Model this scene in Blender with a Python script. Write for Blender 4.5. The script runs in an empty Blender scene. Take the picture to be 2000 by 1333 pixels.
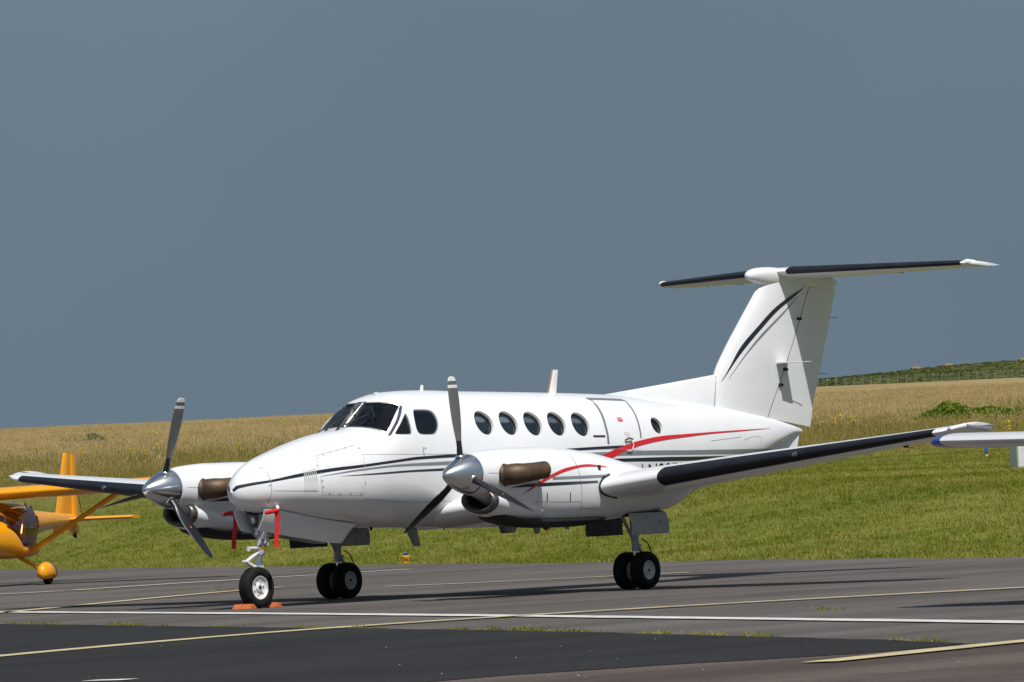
import bpy, bmesh, math, random
import numpy as np
from mathutils import Vector, Matrix

rnd = random.Random(7)
R = math.radians
scene = bpy.context.scene
col = scene.collection

# ------------------------------------------------------------------ camera
CAM = np.array([-57.495, -53.055, 1.300]); YAW, PITCH, ROLL, FPX = R(50.0403), R(1.4471), R(-2.5823), 11941.7
def cam_axes():
    d = np.array([math.sin(YAW)*math.cos(PITCH), math.cos(YAW)*math.cos(PITCH), math.sin(PITCH)])
    r = np.array([math.cos(YAW), -math.sin(YAW), 0.0]); u = np.cross(r, d)
    return d, r*math.cos(ROLL) + u*math.sin(ROLL), -r*math.sin(ROLL) + u*math.cos(ROLL)
_d, _r, _u = cam_axes()
cd = bpy.data.cameras.new('camera'); cam = bpy.data.objects.new('camera', cd); col.objects.link(cam)
cd.sensor_fit = 'HORIZONTAL'; cd.sensor_width = 36.0; cd.lens = 36.0 * FPX / 2000.0
cd.clip_start = 1.0; cd.clip_end = 9000.0
cam.matrix_world = Matrix(((_r[0], _u[0], -_d[0], CAM[0]), (_r[1], _u[1], -_d[1], CAM[1]), (_r[2], _u[2], -_d[2], CAM[2]), (0, 0, 0, 1)))
scene.camera = cam

# ------------------------------------------------------------------ world, sun, exposure
SUN = np.array([0.28, 0.53, -1.0]); SUN = SUN / np.linalg.norm(SUN)      # direction the light travels
w = bpy.data.worlds.new('World'); scene.world = w; w.use_nodes = True
nt = w.node_tree; nt.nodes.clear()
out = nt.nodes.new('ShaderNodeOutputWorld'); bg = nt.nodes.new('ShaderNodeBackground'); bg.inputs['Strength'].default_value = 0.08
sky = nt.nodes.new('ShaderNodeTexSky'); sky.sky_type = 'NISHITA'; sky.sun_disc = False
sky.sun_elevation = math.asin(-SUN[2]); sky.sun_rotation = math.atan2(-SUN[0], -SUN[1]); sky.air_density = 1.0; sky.dust_density = 1.0
# a dark slate bank of rain cloud stands low all round, open sky above it
tc = nt.nodes.new('ShaderNodeTexCoord'); sep = nt.nodes.new('ShaderNodeSeparateXYZ'); nt.links.new(tc.outputs['Generated'], sep.inputs[0])
nz = nt.nodes.new('ShaderNodeTexNoise'); nz.inputs['Scale'].default_value = 2.2; nz.inputs['Detail'].default_value = 3.0; nt.links.new(tc.outputs['Generated'], nz.inputs['Vector'])
ad = nt.nodes.new('ShaderNodeMath'); ad.operation = 'MULTIPLY_ADD'; ad.inputs[1].default_value = 0.12; nt.links.new(nz.outputs['Fac'], ad.inputs[0]); nt.links.new(sep.outputs['Z'], ad.inputs[2])
mr = nt.nodes.new('ShaderNodeMapRange'); mr.interpolation_type = 'SMOOTHSTEP'; mr.inputs['From Min'].default_value = 0.24; mr.inputs['From Max'].default_value = 0.75; nt.links.new(ad.outputs[0], mr.inputs['Value'])
slate = nt.nodes.new('ShaderNodeValToRGB'); nt.links.new(ad.outputs[0], slate.inputs['Fac'])
slate.color_ramp.elements[0].position = 0.02; slate.color_ramp.elements[0].color = (0.126, 0.175, 0.217, 1)
slate.color_ramp.elements[1].position = 0.20; slate.color_ramp.elements[1].color = (0.146, 0.203, 0.266, 1)
sc10 = nt.nodes.new('ShaderNodeVectorMath'); sc10.operation = 'SCALE'; sc10.inputs['Scale'].default_value = 10.0; nt.links.new(slate.outputs['Color'], sc10.inputs[0])
cl = nt.nodes.new('ShaderNodeTexNoise'); cl.inputs['Scale'].default_value = 3.0; cl.inputs['Detail'].default_value = 6.0; nt.links.new(tc.outputs['Generated'], cl.inputs['Vector'])
cr = nt.nodes.new('ShaderNodeMapRange'); cr.interpolation_type = 'SMOOTHSTEP'; cr.inputs['From Min'].default_value = 0.38; cr.inputs['From Max'].default_value = 0.62; nt.links.new(cl.outputs['Fac'], cr.inputs['Value'])
cm = nt.nodes.new('ShaderNodeMixRGB'); nt.links.new(cr.outputs['Result'], cm.inputs['Fac']); nt.links.new(sky.outputs['Color'], cm.inputs['Color1']); cm.inputs['Color2'].default_value = (3.3, 3.6, 4.1, 1)   # broken white cloud overhead
vn = nt.nodes.new('ShaderNodeTexNoise'); vn.inputs['Scale'].default_value = 9.0; vn.inputs['Detail'].default_value = 5.0; vn.inputs['Roughness'].default_value = 0.45; nt.links.new(tc.outputs['Generated'], vn.inputs['Vector'])
vr = nt.nodes.new('ShaderNodeMapRange'); vr.inputs['From Min'].default_value = 0.3; vr.inputs['From Max'].default_value = 0.7; vr.inputs['To Min'].default_value = 12.7; vr.inputs['To Max'].default_value = 14.2; nt.links.new(vn.outputs['Fac'], vr.inputs['Value']); nt.links.new(vr.outputs['Result'], sc10.inputs['Scale'])   # soft folds in the rain cloud
mix = nt.nodes.new('ShaderNodeMixRGB'); nt.links.new(mr.outputs['Result'], mix.inputs['Fac']); nt.links.new(sc10.outputs['Vector'], mix.inputs['Color1']); nt.links.new(cm.outputs['Color'], mix.inputs['Color2'])
nt.links.new(mix.outputs['Color'], bg.inputs['Color']); nt.links.new(bg.outputs['Background'], out.inputs['Surface'])
sd = bpy.data.lights.new('sun', 'SUN'); sd.energy = 4.6; sd.angle = R(0.53); sd.color = (1.0, 0.965, 0.915)
so = bpy.data.objects.new('sun', sd); col.objects.link(so); so.location = (-30, -60, 80)
so.rotation_euler = Vector(SUN).to_track_quat('-Z', 'Y').to_euler()
scene.view_settings.view_transform = 'Standard'; scene.view_settings.look = 'None'; scene.view_settings.exposure = 0.0; scene.view_settings.gamma = 1.0
scene.view_settings.use_curve_mapping = False
scene.render.engine = 'CYCLES'

# ------------------------------------------------------------------ materials
MATS = {}
def mat(name, c, rough=0.5, metal=0.0, c2=None, scale=8.0, detail=5.0, bump=0.0, bscale=None, coat=0.0, spec=0.5, stretch=(1, 1, 1), lo=0.35, hi=0.65, world=False, rvar=0.0):
    if name in MATS: return MATS[name]
    m = bpy.data.materials.new(name); m.use_nodes = True; t = m.node_tree; b = t.nodes['Principled BSDF']
    b.inputs['Base Color'].default_value = (*c, 1); b.inputs['Roughness'].default_value = rough; b.inputs['Metallic'].default_value = metal
    b.inputs['Coat Weight'].default_value = coat; b.inputs['Coat Roughness'].default_value = 0.06; b.inputs['Specular IOR Level'].default_value = spec
    if c2 is not None or bump or rvar:
        if world: g = t.nodes.new('ShaderNodeNewGeometry'); vec = g.outputs['Position']
        else: g = t.nodes.new('ShaderNodeTexCoord'); vec = g.outputs['Object']
        mp = t.nodes.new('ShaderNodeMapping'); mp.inputs['Scale'].default_value = stretch; t.links.new(vec, mp.inputs['Vector'])
        n = t.nodes.new('ShaderNodeTexNoise'); n.inputs['Scale'].default_value = scale; n.inputs['Detail'].default_value = detail; t.links.new(mp.outputs[0], n.inputs['Vector'])
        if c2 is not None:
            r = t.nodes.new('ShaderNodeValToRGB'); r.color_ramp.elements[0].position = lo; r.color_ramp.elements[1].position = hi
            r.color_ramp.elements[0].color = (*c, 1); r.color_ramp.elements[1].color = (*c2, 1)
            t.links.new(n.outputs['Fac'], r.inputs['Fac']); t.links.new(r.outputs['Color'], b.inputs['Base Color'])
        if rvar:
            k = t.nodes.new('ShaderNodeMapRange'); k.inputs['To Min'].default_value = rough - rvar; k.inputs['To Max'].default_value = rough + rvar
            t.links.new(n.outputs['Fac'], k.inputs['Value']); t.links.new(k.outputs[0], b.inputs['Roughness'])
        if bump:
            n2 = n
            if bscale:
                n2 = t.nodes.new('ShaderNodeTexNoise'); n2.inputs['Scale'].default_value = bscale; n2.inputs['Detail'].default_value = 4; t.links.new(mp.outputs[0], n2.inputs['Vector'])
            bp = t.nodes.new('ShaderNodeBump'); bp.inputs['Strength'].default_value = bump; bp.inputs['Distance'].default_value = 0.02
            t.links.new(n2.outputs['Fac'], bp.inputs['Height']); t.links.new(bp.outputs[0], b.inputs['Normal'])
    MATS[name] = m; return m

def glass_mat(name, tint, refl=1.0, dark=0.0):
    if name in MATS: return MATS[name]
    m = bpy.data.materials.new(name); m.use_nodes = True; t = m.node_tree; t.nodes.clear()
    o = t.nodes.new('ShaderNodeOutputMaterial'); tr = t.nodes.new('ShaderNodeBsdfTransparent'); tr.inputs['Color'].default_value = (*tint, 1)
    gl = t.nodes.new('ShaderNodeBsdfGlossy'); gl.inputs['Roughness'].default_value = 0.03; gl.inputs['Color'].default_value = (0.9*refl, 0.95*refl, refl, 1)
    fr = t.nodes.new('ShaderNodeFresnel'); fr.inputs['IOR'].default_value = 1.70
    mx = t.nodes.new('ShaderNodeMixShader'); t.links.new(fr.outputs[0], mx.inputs['Fac']); t.links.new(tr.outputs[0], mx.inputs[1]); t.links.new(gl.outputs[0], mx.inputs[2])
    t.links.new(mx.outputs[0], o.inputs['Surface']); MATS[name] = m; return m

WHITE = mat('white_paint', (0.785, 0.80, 0.81), 0.28, coat=0.35, c2=(0.72, 0.74, 0.755), scale=1.6, detail=8, stretch=(0.7, 1, 2.2), lo=0.30, hi=0.75, rvar=0.05)
NAVY = mat('navy_paint', (0.012, 0.014, 0.024), 0.3, coat=0.3)
GREYP = mat('grey_paint', (0.19, 0.215, 0.225), 0.32, coat=0.3)
SEALG = mat('grey_door_seal', (0.16, 0.18, 0.21), 0.5)
RED = mat('red_paint', (0.60, 0.014, 0.018), 0.3, coat=0.3)
BOOT = mat('black_rubber_boot', (0.006, 0.007, 0.012), 0.42, c2=(0.012, 0.013, 0.018), spec=0.35, scale=5, stretch=(1, .5, 1), rvar=0.06)
TYRE = mat('tyre_rubber', (0.006, 0.006, 0.007), 0.8, c2=(0.012, 0.012, 0.012), scale=14, spec=0.25)
CHROME = mat('polished_metal', (0.78, 0.79, 0.81), 0.20, 1.0, rvar=0.03, scale=6)
BARE = mat('bare_metal', (0.42, 0.42, 0.42), 0.38, 1.0, c2=(0.28, 0.28, 0.28), scale=18)
GREYM = mat('grey_gear_paint', (0.46, 0.48, 0.50), 0.4, c2=(0.30, 0.31, 0.32), scale=9, lo=0.45, hi=0.8)
WHEELW = mat('white_wheel_paint', (0.70, 0.70, 0.69), 0.35, c2=(0.45, 0.44, 0.43), scale=14, lo=0.5, hi=0.8)
EXH = mat('burnt_exhaust_metal', (0.050, 0.036, 0.028), 0.55, 0.45, c2=(0.150, 0.090, 0.048), scale=5, detail=6, lo=0.35, hi=0.75, bump=0.05)
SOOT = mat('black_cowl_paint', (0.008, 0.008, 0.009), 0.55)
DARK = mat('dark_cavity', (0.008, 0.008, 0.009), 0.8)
LIP = mat('inlet_lip_metal', (0.20, 0.185, 0.17), 0.4, 0.7, c2=(0.10, 0.09, 0.08), scale=12)
BLADEG = mat('blade_grey_paint', (0.115, 0.118, 0.118), 0.42)
BLADEB = mat('blade_black_paint', (0.010, 0.011, 0.015), 0.36)
BLADEW = mat('blade_white_band', (0.66, 0.67, 0.67), 0.42)
ORANGE = mat('orange_mark', (0.75, 0.24, 0.02), 0.5)
INTER = mat('cabin_lining', (0.36, 0.37, 0.37), 0.85)
PANEL = mat('instrument_panel', (0.014, 0.014, 0.016), 0.7)
SEAT = mat('cockpit_seat_cloth', (0.13, 0.14, 0.15), 0.85)
SHADE = mat('cabin_window_shade', (0.34, 0.355, 0.38), 0.6, c2=(0.17, 0.18, 0.21), scale=2.2)
GLASS = glass_mat('windscreen_glass', (0.46, 0.62, 0.68)); WGLASS = glass_mat('cabin_window_glass', (0.72, 0.76, 0.80))
LENS = mat('lamp_lens', (0.55, 0.57, 0.58), 0.08, 0.0, coat=1.0)
RIB = mat('red_ribbon', (0.55, 0.010, 0.010), 0.7)
LINEM = mat('panel_gap', (0.26, 0.27, 0.28), 0.7)

# ------------------------------------------------------------------ mesh helpers
OFF = {}
class M:
    def __init__(self): self.v = []; self.f = []; self.m = []; self.cur = 0
    def add(self, vs, fs):
        o = len(self.v); self.v += [tuple(float(c) for c in p) for p in vs]; self.f += [tuple(i + o for i in f) for f in fs]; self.m += [self.cur] * len(fs); return self
    def loft(self, rings, caps=True, closed=True):
        n = len(rings[0]); vs = [p for r_ in rings for p in r_]; fs = []
        for i in range(len(rings) - 1):
            for j in range(n if closed else n - 1):
                k = (j + 1) % n; fs.append((i*n + j, i*n + k, (i+1)*n + k, (i+1)*n + j))
        if caps and closed: fs.append(tuple(range(n))[::-1]); fs.append(tuple(range((len(rings)-1)*n, len(rings)*n)))
        return self.add(vs, fs)
    def tube(self, path, r, seg=12, caps=True):
        path = [np.array(p, float) for p in path]; rr = r if hasattr(r, '__len__') else [r] * len(path); rings = []; u = None
        for i, p in enumerate(path):
            a = path[max(0, i-1)]; b = path[min(len(path)-1, i+1)]; t = (b - a) / (np.linalg.norm(b - a) + 1e-12)
            if u is None:
                u = np.cross(t, (0, 0, 1.)); u = np.cross(t, (1., 0, 0)) if np.linalg.norm(u) < 0.2 else u
            u = u - t * (u @ t); u = u / np.linalg.norm(u); v = np.cross(t, u)
            rings.append([p + rr[i] * (math.cos(2*math.pi*k/seg) * u + math.sin(2*math.pi*k/seg) * v) for k in range(seg)])
        return self.loft(rings, caps)
    def lathe(self, prof, o, ax, seg=32, caps=True):
        """prof: (distance along axis, radius)"""
        o = np.array(o, float); ax = np.array(ax, float); ax /= np.linalg.norm(ax)
        u = np.cross(ax, (0, 0, 1.)); u = np.cross(ax, (1., 0, 0)) if np.linalg.norm(u) < 0.2 else u; u /= np.linalg.norm(u); v = np.cross(ax, u)
        return self.loft([[o + ax*d + max(r_, 1e-4)*(math.cos(2*math.pi*k/seg)*u + math.sin(2*math.pi*k/seg)*v) for k in range(seg)] for d, r_ in prof], caps)
    def box(self, c, s, rot=None):
        c = np.array(c, float); h = np.array(s, float) / 2; q = np.array(rot) if rot is not None else np.eye(3)
        vs = [c + q @ (h * np.array(k)) for k in ((-1,-1,-1),(1,-1,-1),(1,1,-1),(-1,1,-1),(-1,-1,1),(1,-1,1),(1,1,1),(-1,1,1))]
        return self.add(vs, [(3,2,1,0),(4,5,6,7),(0,1,5,4),(1,2,6,5),(2,3,7,6),(3,0,4,7)])
    def prism(self, poly, d):
        """polygon of 3D points pushed along vector d"""
        n = len(poly); d = np.array(d, float); vs = [np.array(p, float) for p in poly]; vs += [p + d for p in vs]
        return self.add(vs, [tuple(range(n))[::-1], tuple(range(n, 2*n))] + [(i, (i+1) % n, n + (i+1) % n, n + i) for i in range(n)])
    def build(self, name, mats, parent=None, smooth=True, ang=38, bevel=0.0):
        off = OFF.get(parent.name, np.zeros(3)) if parent is not None else np.zeros(3)
        me = bpy.data.meshes.new(name); me.from_pydata([tuple(np.array(p) - off) for p in self.v], [], self.f)
        mats = mats if isinstance(mats, (list, tuple)) else [mats]
        for k in mats: me.materials.append(k)
        if len(mats) > 1: me.polygons.foreach_set('material_index', self.m)
        bm = bmesh.new(); bm.from_mesh(me); bmesh.ops.recalc_face_normals(bm, faces=bm.faces)
        if bevel: bmesh.ops.bevel(bm, geom=[e for e in bm.edges if len(e.link_faces) == 2 and e.calc_face_angle(0) > 0.6], offset=bevel, segments=2, affect='EDGES', clamp_overlap=True)
        bm.to_mesh(me); bm.free()
        if smooth:
            me.polygons.foreach_set('use_smooth', [True] * len(me.polygons)); me.set_sharp_from_angle(angle=R(ang))
        me.update(); o = bpy.data.objects.new(name, me); col.objects.link(o)
        if parent is not None: o.parent = parent; OFF[o.name] = off
        return o
def tag(o, label=None, cat=None, group=None, kind=None):
    if label: o['label'] = label
    if cat: o['category'] = cat
    if group: o['group'] = group
    if kind: o['kind'] = kind
    return o
def empty(name, loc, rz=0.0, world_coords=False):
    o = bpy.data.objects.new(name, None); col.objects.link(o); o.location = loc; o.rotation_euler = (0, 0, rz); o.empty_display_size = 0.3
    OFF[o.name] = np.array(loc, float) if world_coords else np.zeros(3)
    return o
def copy_tree(o, parent=None):
    c = o.copy(); col.objects.link(c); c.parent = parent
    for ch in list(o.children): copy_tree(ch, c)
    return c

# camera-independent helper: where a measured sight line meets a plane (used only to write down survey points)
def ray(u, v):
    q = _d + _r*(u - 1000)/FPX - _u*(v - 666.5)/FPX; return q
def onY(u, v, Y): q = ray(u, v); return CAM + q * ((Y - CAM[1]) / q[1])
def onZ(u, v, Z=0.0): q = ray(u, v); return CAM + q * ((Z - CAM[2]) / q[2])
# CORE BEGIN
def pchip(xs, ys):
    xs = np.array(xs, float); ys = np.array(ys, float); h = np.diff(xs); dl = np.diff(ys) / h
    m = np.zeros(len(xs)); m[0] = dl[0]; m[-1] = dl[-1]
    for i in range(1, len(xs) - 1):
        if dl[i-1] * dl[i] > 0:
            w1 = 2*h[i] + h[i-1]; w2 = h[i] + 2*h[i-1]
            m[i] = (w1 + w2) / (w1 / dl[i-1] + w2 / dl[i])
    def f(x):
        x = np.clip(x, xs[0], xs[-1]); i = np.clip(np.searchsorted(xs, x, side='right') - 1, 0, len(xs) - 2)
        t = (x - xs[i]) / h[i]
        return ((1+2*t)*(1-t)**2*ys[i] + t*(1-t)**2*h[i]*m[i] + t*t*(3-2*t)*ys[i+1] + t*t*(t-1)*h[i]*m[i+1])
    return f

class Body:
    """superelliptic body along X: rows of x, z_top, z_bottom, half width, z of the widest line, upper and lower exponent"""
    def __init__(self, rows, y0=0.0):
        c = list(zip(*rows)); self.x0 = c[0][0]; self.x1 = c[0][-1]; self.y0 = y0
        self.zt, self.zb, self.hw, self.zc, self.nu, self.nl = [pchip(c[0], c[k]) for k in range(1, 7)]
    def P(self, x, th):
        """th: 0 = starboard side, pi/2 = top, pi = port side"""
        c, s = math.cos(th), math.sin(th); zc = float(self.zc(x)); hw = float(self.hw(x))
        n = float(self.nu(x) if s >= 0 else self.nl(x)); h = float(self.zt(x)) - zc if s >= 0 else zc - float(self.zb(x))
        y = hw * math.copysign(abs(c) ** (2/n), c); z = zc + h * math.copysign(abs(s) ** (2/n), s)
        return np.array([x, self.y0 + y, z])
    def F(self, p):
        x, y, z = p; zc = float(self.zc(x)); hw = max(float(self.hw(x)), 1e-4)
        up = z >= zc; n = float(self.nu(x) if up else self.nl(x)); h = max(abs((float(self.zt(x)) if up else float(self.zb(x))) - zc), 1e-4)
        return (abs(y - self.y0) / hw) ** n + (abs(z - zc) / h) ** n - 1
    def N(self, p):
        e = 1e-3; p = np.array(p, float)
        g = np.array([(self.F(p + d) - self.F(p - d)) for d in np.eye(3) * e]); l = np.linalg.norm(g)
        return g / l if l > 0 else np.array([0, 0, 1.])
    def side(self, x, z, s=-1, off=0.0):
        """point on the port (s=-1) or starboard side at height z"""
        zc = float(self.zc(x)); up = z >= zc; n = float(self.nu(x) if up else self.nl(x))
        h = abs((float(self.zt(x)) if up else float(self.zb(x))) - zc)
        q = max(0.0, 1 - min(1.0, abs(z - zc) / h) ** n) ** (1/n)
        p = np.array([x, self.y0 + s * float(self.hw(x)) * q, z])
        return p + self.N(p) * off if off else p

FUS = Body([
 # x      ztop   zbot   hw     zc    nu   nl
 (0.100, 1.520, 1.480, 0.020, 1.50, 2.0, 2.0),
 (0.120, 1.570, 1.420, 0.070, 1.50, 2.0, 2.0),
 (0.170, 1.650, 1.360, 0.132, 1.50, 2.0, 2.0),
 (0.260, 1.742, 1.305, 0.205, 1.50, 2.0, 2.0),
 (0.420, 1.845, 1.255, 0.305, 1.51, 2.0, 2.0),
 (0.600, 1.915, 1.222, 0.395, 1.52, 2.1, 2.1),
 (1.000, 2.032, 1.170, 0.530, 1.54, 2.1, 2.2),
 (1.400, 2.135, 1.110, 0.630, 1.56, 2.1, 2.3),
 (1.800, 2.215, 1.062, 0.695, 1.60, 2.15, 2.4),
 (2.150, 2.262, 1.020, 0.735, 1.64, 2.3, 2.4),
 (2.300, 2.295, 0.995, 0.750, 1.68, 2.5, 2.4),
 (2.670, 2.592, 0.967, 0.772, 1.72, 2.6, 2.4),
 (2.870, 2.682, 0.955, 0.780, 1.74, 2.5, 2.4),
 (3.150, 2.738, 0.945, 0.785, 1.75, 2.35, 2.4),
 (3.600, 2.752, 0.925, 0.790, 1.76, 2.25, 2.4),
 (4.700, 2.722, 0.895, 0.790, 1.75, 2.25, 2.4),
 (6.640, 2.670, 0.880, 0.790, 1.72, 2.25, 2.4),
 (7.740, 2.628, 0.930, 0.775, 1.72, 2.2, 2.3),
 (8.700, 2.560, 1.080, 0.690, 1.74, 2.15, 2.2),
 (9.700, 2.470, 1.290, 0.560, 1.80, 2.1, 2.1),
 (10.70, 2.350, 1.520, 0.390, 1.88, 2.0, 2.0),
 (11.50, 2.228, 1.830, 0.205, 1.985, 2.0, 1.9),
 (12.00, 2.112, 1.985, 0.065, 2.045, 2.0, 1.9),
 (12.17, 2.065, 2.010, 0.020, 2.04, 2.0, 2.0)])

def nacelle_rows():
    return [
 (1.720, 1.860, 1.330, 0.262, 1.59, 2.0, 2.0),
 (1.800, 1.872, 1.320, 0.285, 1.58, 2.0, 2.0),
 (1.920, 1.886, 1.290, 0.315, 1.57, 2.0, 2.0),
 (2.150, 1.905, 1.190, 0.365, 1.54, 2.1, 2.1),
 (2.420, 1.918, 1.060, 0.400, 1.51, 2.1, 2.4),
 (3.040, 1.918, 0.905, 0.425, 1.48, 2.1, 2.5),
 (3.860, 1.850, 0.905, 0.430, 1.45, 2.1, 2.6),
 (4.690, 1.690, 0.945, 0.425, 1.40, 2.0, 2.6),
 (5.300, 1.540, 0.985, 0.395, 1.33, 2.0, 2.4),
 (5.700, 1.440, 1.050, 0.330, 1.32, 2.0, 2.2),
 (6.000, 1.380, 1.160, 0.220, 1.31, 2.0, 2.0),
 (6.150, 1.340, 1.270, 0.060, 1.30, 2.0, 2.0)]
NAC = {s: Body(nacelle_rows(), s * 2.615) for s in (-1, 1)}
# CORE END

# ------------------------------------------------------------------ terrain
DH = np.array([math.sin(YAW), math.cos(YAW)]); RH = np.array([math.cos(YAW), -math.sin(YAW)])
EDGE0 = np.array([33.0, 23.2]); EDGN = np.array([0.858, -0.514])           # edge of the apron: a point on it and the way to the grass
_g = pchip([90, 120, 150, 185, 300, 450, 600, 1000, 1500, 1900], [0.0, 0.85, 1.42, 1.95, 3.90, 6.45, 8.9, 15.5, 24.2, 30.8])
def sstep(a, b, x): t = np.clip((x - a) / (b - a), 0, 1); return t*t*(3 - 2*t)
def height(X, Y):
    """ground height: level apron, a lawn and a meadow climbing away from it, a far bank on the right"""
    X = np.asarray(X, float); Y = np.asarray(Y, float)
    D = (X - CAM[0])*DH[0] + (Y - CAM[1])*DH[1]; L = (X - CAM[0])*RH[0] + (Y - CAM[1])*RH[1]
    e = (X - EDGE0[0])*EDGN[0] + (Y - EDGE0[1])*EDGN[1]
    z = _g(D)
    far = sstep(1150, 1700, D); left = 1 - sstep(-10, 90, L)
    z = z - left * far * 14.0
    bank = sstep(1930, 2080, D) * sstep(10, 90, L)
    z = z + bank * (5.6 + 0.037 * (np.clip(L, 0, 260) - 103)) + 0.5*np.sin(L*0.05)*bank
    z = z - 30.0 * sstep(2250, 3200, D)
    und = 0.10*np.sin(X*0.11 + 1.3)*np.sin(Y*0.09) + 0.05*np.sin(X*0.31)*np.sin(Y*0.27 + 2)
    return z * sstep(0.0, 11.0, e) + und * sstep(1.0, 15.0, e) + 0.02 * sstep(-0.2, 0.6, e) - 0.035
def make_ground():
    Ds = np.concatenate([np.linspace(-300, 60, 19)[:-1], np.linspace(60, 90, 13)[:-1], np.linspace(90, 220, 105)[:-1], np.linspace(220, 700, 97)[:-1], np.linspace(700, 2300, 110)[:-1], np.linspace(2300, 5000, 12)])
    ts = np.concatenate([np.linspace(-1, -0.32, 14)[:-1], np.linspace(-0.32, 0.32, 141)[:-1], np.linspace(0.32, 1, 14)])
    vs = np.zeros((len(Ds), len(ts), 3))
    for i, D in enumerate(Ds):
        W = 190 + 0.75 * max(D, 0); L = ts * W
        vs[i, :, 0] = CAM[0] + DH[0]*D + RH[0]*L; vs[i, :, 1] = CAM[1] + DH[1]*D + RH[1]*L
    vs[..., 2] = height(vs[..., 0], vs[..., 1])
    n = len(ts); me = bpy.data.meshes.new('ground')
    fs = [(i*n + j, i*n + j + 1, (i+1)*n + j + 1, (i+1)*n + j) for i in range(len(Ds) - 1) for j in range(n - 1)]
    me.from_pydata([tuple(p) for p in vs.reshape(-1, 3)], [], fs); me.polygons.foreach_set('use_smooth', [True]*len(fs))
    return me
def ground_material():
    m = bpy.data.materials.new('grassland'); m.use_nodes = True; t = m.node_tree; b = t.nodes['Principled BSDF']; b.inputs['Roughness'].default_value = 0.9; b.inputs['Specular IOR Level'].default_value = 0.1
    g = t.nodes.new('ShaderNodeNewGeometry')
    def dot(vx, vy, o):
        n = t.nodes.new('ShaderNodeVectorMath'); n.operation = 'DOT_PRODUCT'; n.inputs[1].default_value = (vx, vy, 0); t.links.new(g.outputs['Position'], n.inputs[0])
        a = t.nodes.new('ShaderNodeMath'); a.inputs[1].default_value = o; t.links.new(n.outputs['Value'], a.inputs[0]); return a.outputs[0]
    dist = dot(DH[0], DH[1], -(CAM[:2] @ DH))
    def noise(sc, st, det=5):
        mp = t.nodes.new('ShaderNodeMapping'); mp.inputs['Rotation'].default_value = (0, 0, YAW); mp.inputs['Scale'].default_value = st; t.links.new(g.outputs['Position'], mp.inputs['Vector'])
        n = t.nodes.new('ShaderNodeTexNoise'); n.inputs['Scale'].default_value = sc; n.inputs['Detail'].default_value = det; t.links.new(mp.outputs[0], n.inputs['Vector']); return n.outputs['Fac']
    def ramp(f, a, b_, c0, c1):
        r = t.nodes.new('ShaderNodeValToRGB'); r.color_ramp.elements[0].position = a; r.color_ramp.elements[1].position = b_; r.color_ramp.elements[0].color = (*c0, 1); r.color_ramp.elements[1].color = (*c1, 1); t.links.new(f, r.inputs['Fac']); return r.outputs['Color']
    def step(f, a, b_):
        r = t.nodes.new('ShaderNodeMapRange'); r.interpolation_type = 'SMOOTHSTEP'; r.inputs['From Min'].default_value = a; r.inputs['From Max'].default_value = b_; t.links.new(f, r.inputs['Value']); return r.outputs['Result']
    def mixc(f, a, b_):
        x = t.nodes.new('ShaderNodeMixRGB'); t.links.new(f, x.inputs['Fac']); t.links.new(a, x.inputs['Color1']); t.links.new(b_, x.inputs['Color2']); return x.outputs['Color']
    lawn = ramp(noise(0.35, (1, 1, 1), 8), 0.35, 0.68, (0.100, 0.122, 0.017), (0.155, 0.160, 0.034))
    rough = ramp(noise(0.16, (1, 0.5, 1), 8), 0.35, 0.66, (0.135, 0.122, 0.032), (0.210, 0.165, 0.058))
    gold = ramp(noise(0.05, (1.6, 0.25, 1), 9), 0.33, 0.68, (0.225, 0.170, 0.075), (0.320, 0.245, 0.115))
    scrub = ramp(noise(0.09, (1, 0.5, 1), 9), 0.38, 0.62, (0.030, 0.052, 0.012), (0.095, 0.098, 0.030))
    wob = t.nodes.new('ShaderNodeMath'); wob.operation = 'MULTIPLY_ADD'; wob.inputs[1].default_value = 60; t.links.new(noise(0.03, (1, 1, 1), 4), wob.inputs[0]); t.links.new(dist, wob.inputs[2])
    c = mixc(step(wob.outputs[0], 205, 235), lawn, rough); c = mixc(step(wob.outputs[0], 300, 430), c, gold); c = mixc(step(dist, 1920, 1950), c, scrub)
    t.links.new(c, b.inputs['Base Color'])
    bp = t.nodes.new('ShaderNodeBump'); bp.inputs['Strength'].default_value = 0.6; bp.inputs['Distance'].default_value = 0.2; t.links.new(noise(1.2, (1, 1, 1), 8), bp.inputs['Height']); t.links.new(bp.outputs[0], b.inputs['Normal'])
    return m
gm = make_ground(); gm.materials.append(ground_material()); ground = bpy.data.objects.new('ground', gm); col.objects.link(ground); tag(ground, 'wide grassland of mown lawn and dry golden meadow climbing behind the apron', 'ground', kind='structure')

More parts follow.
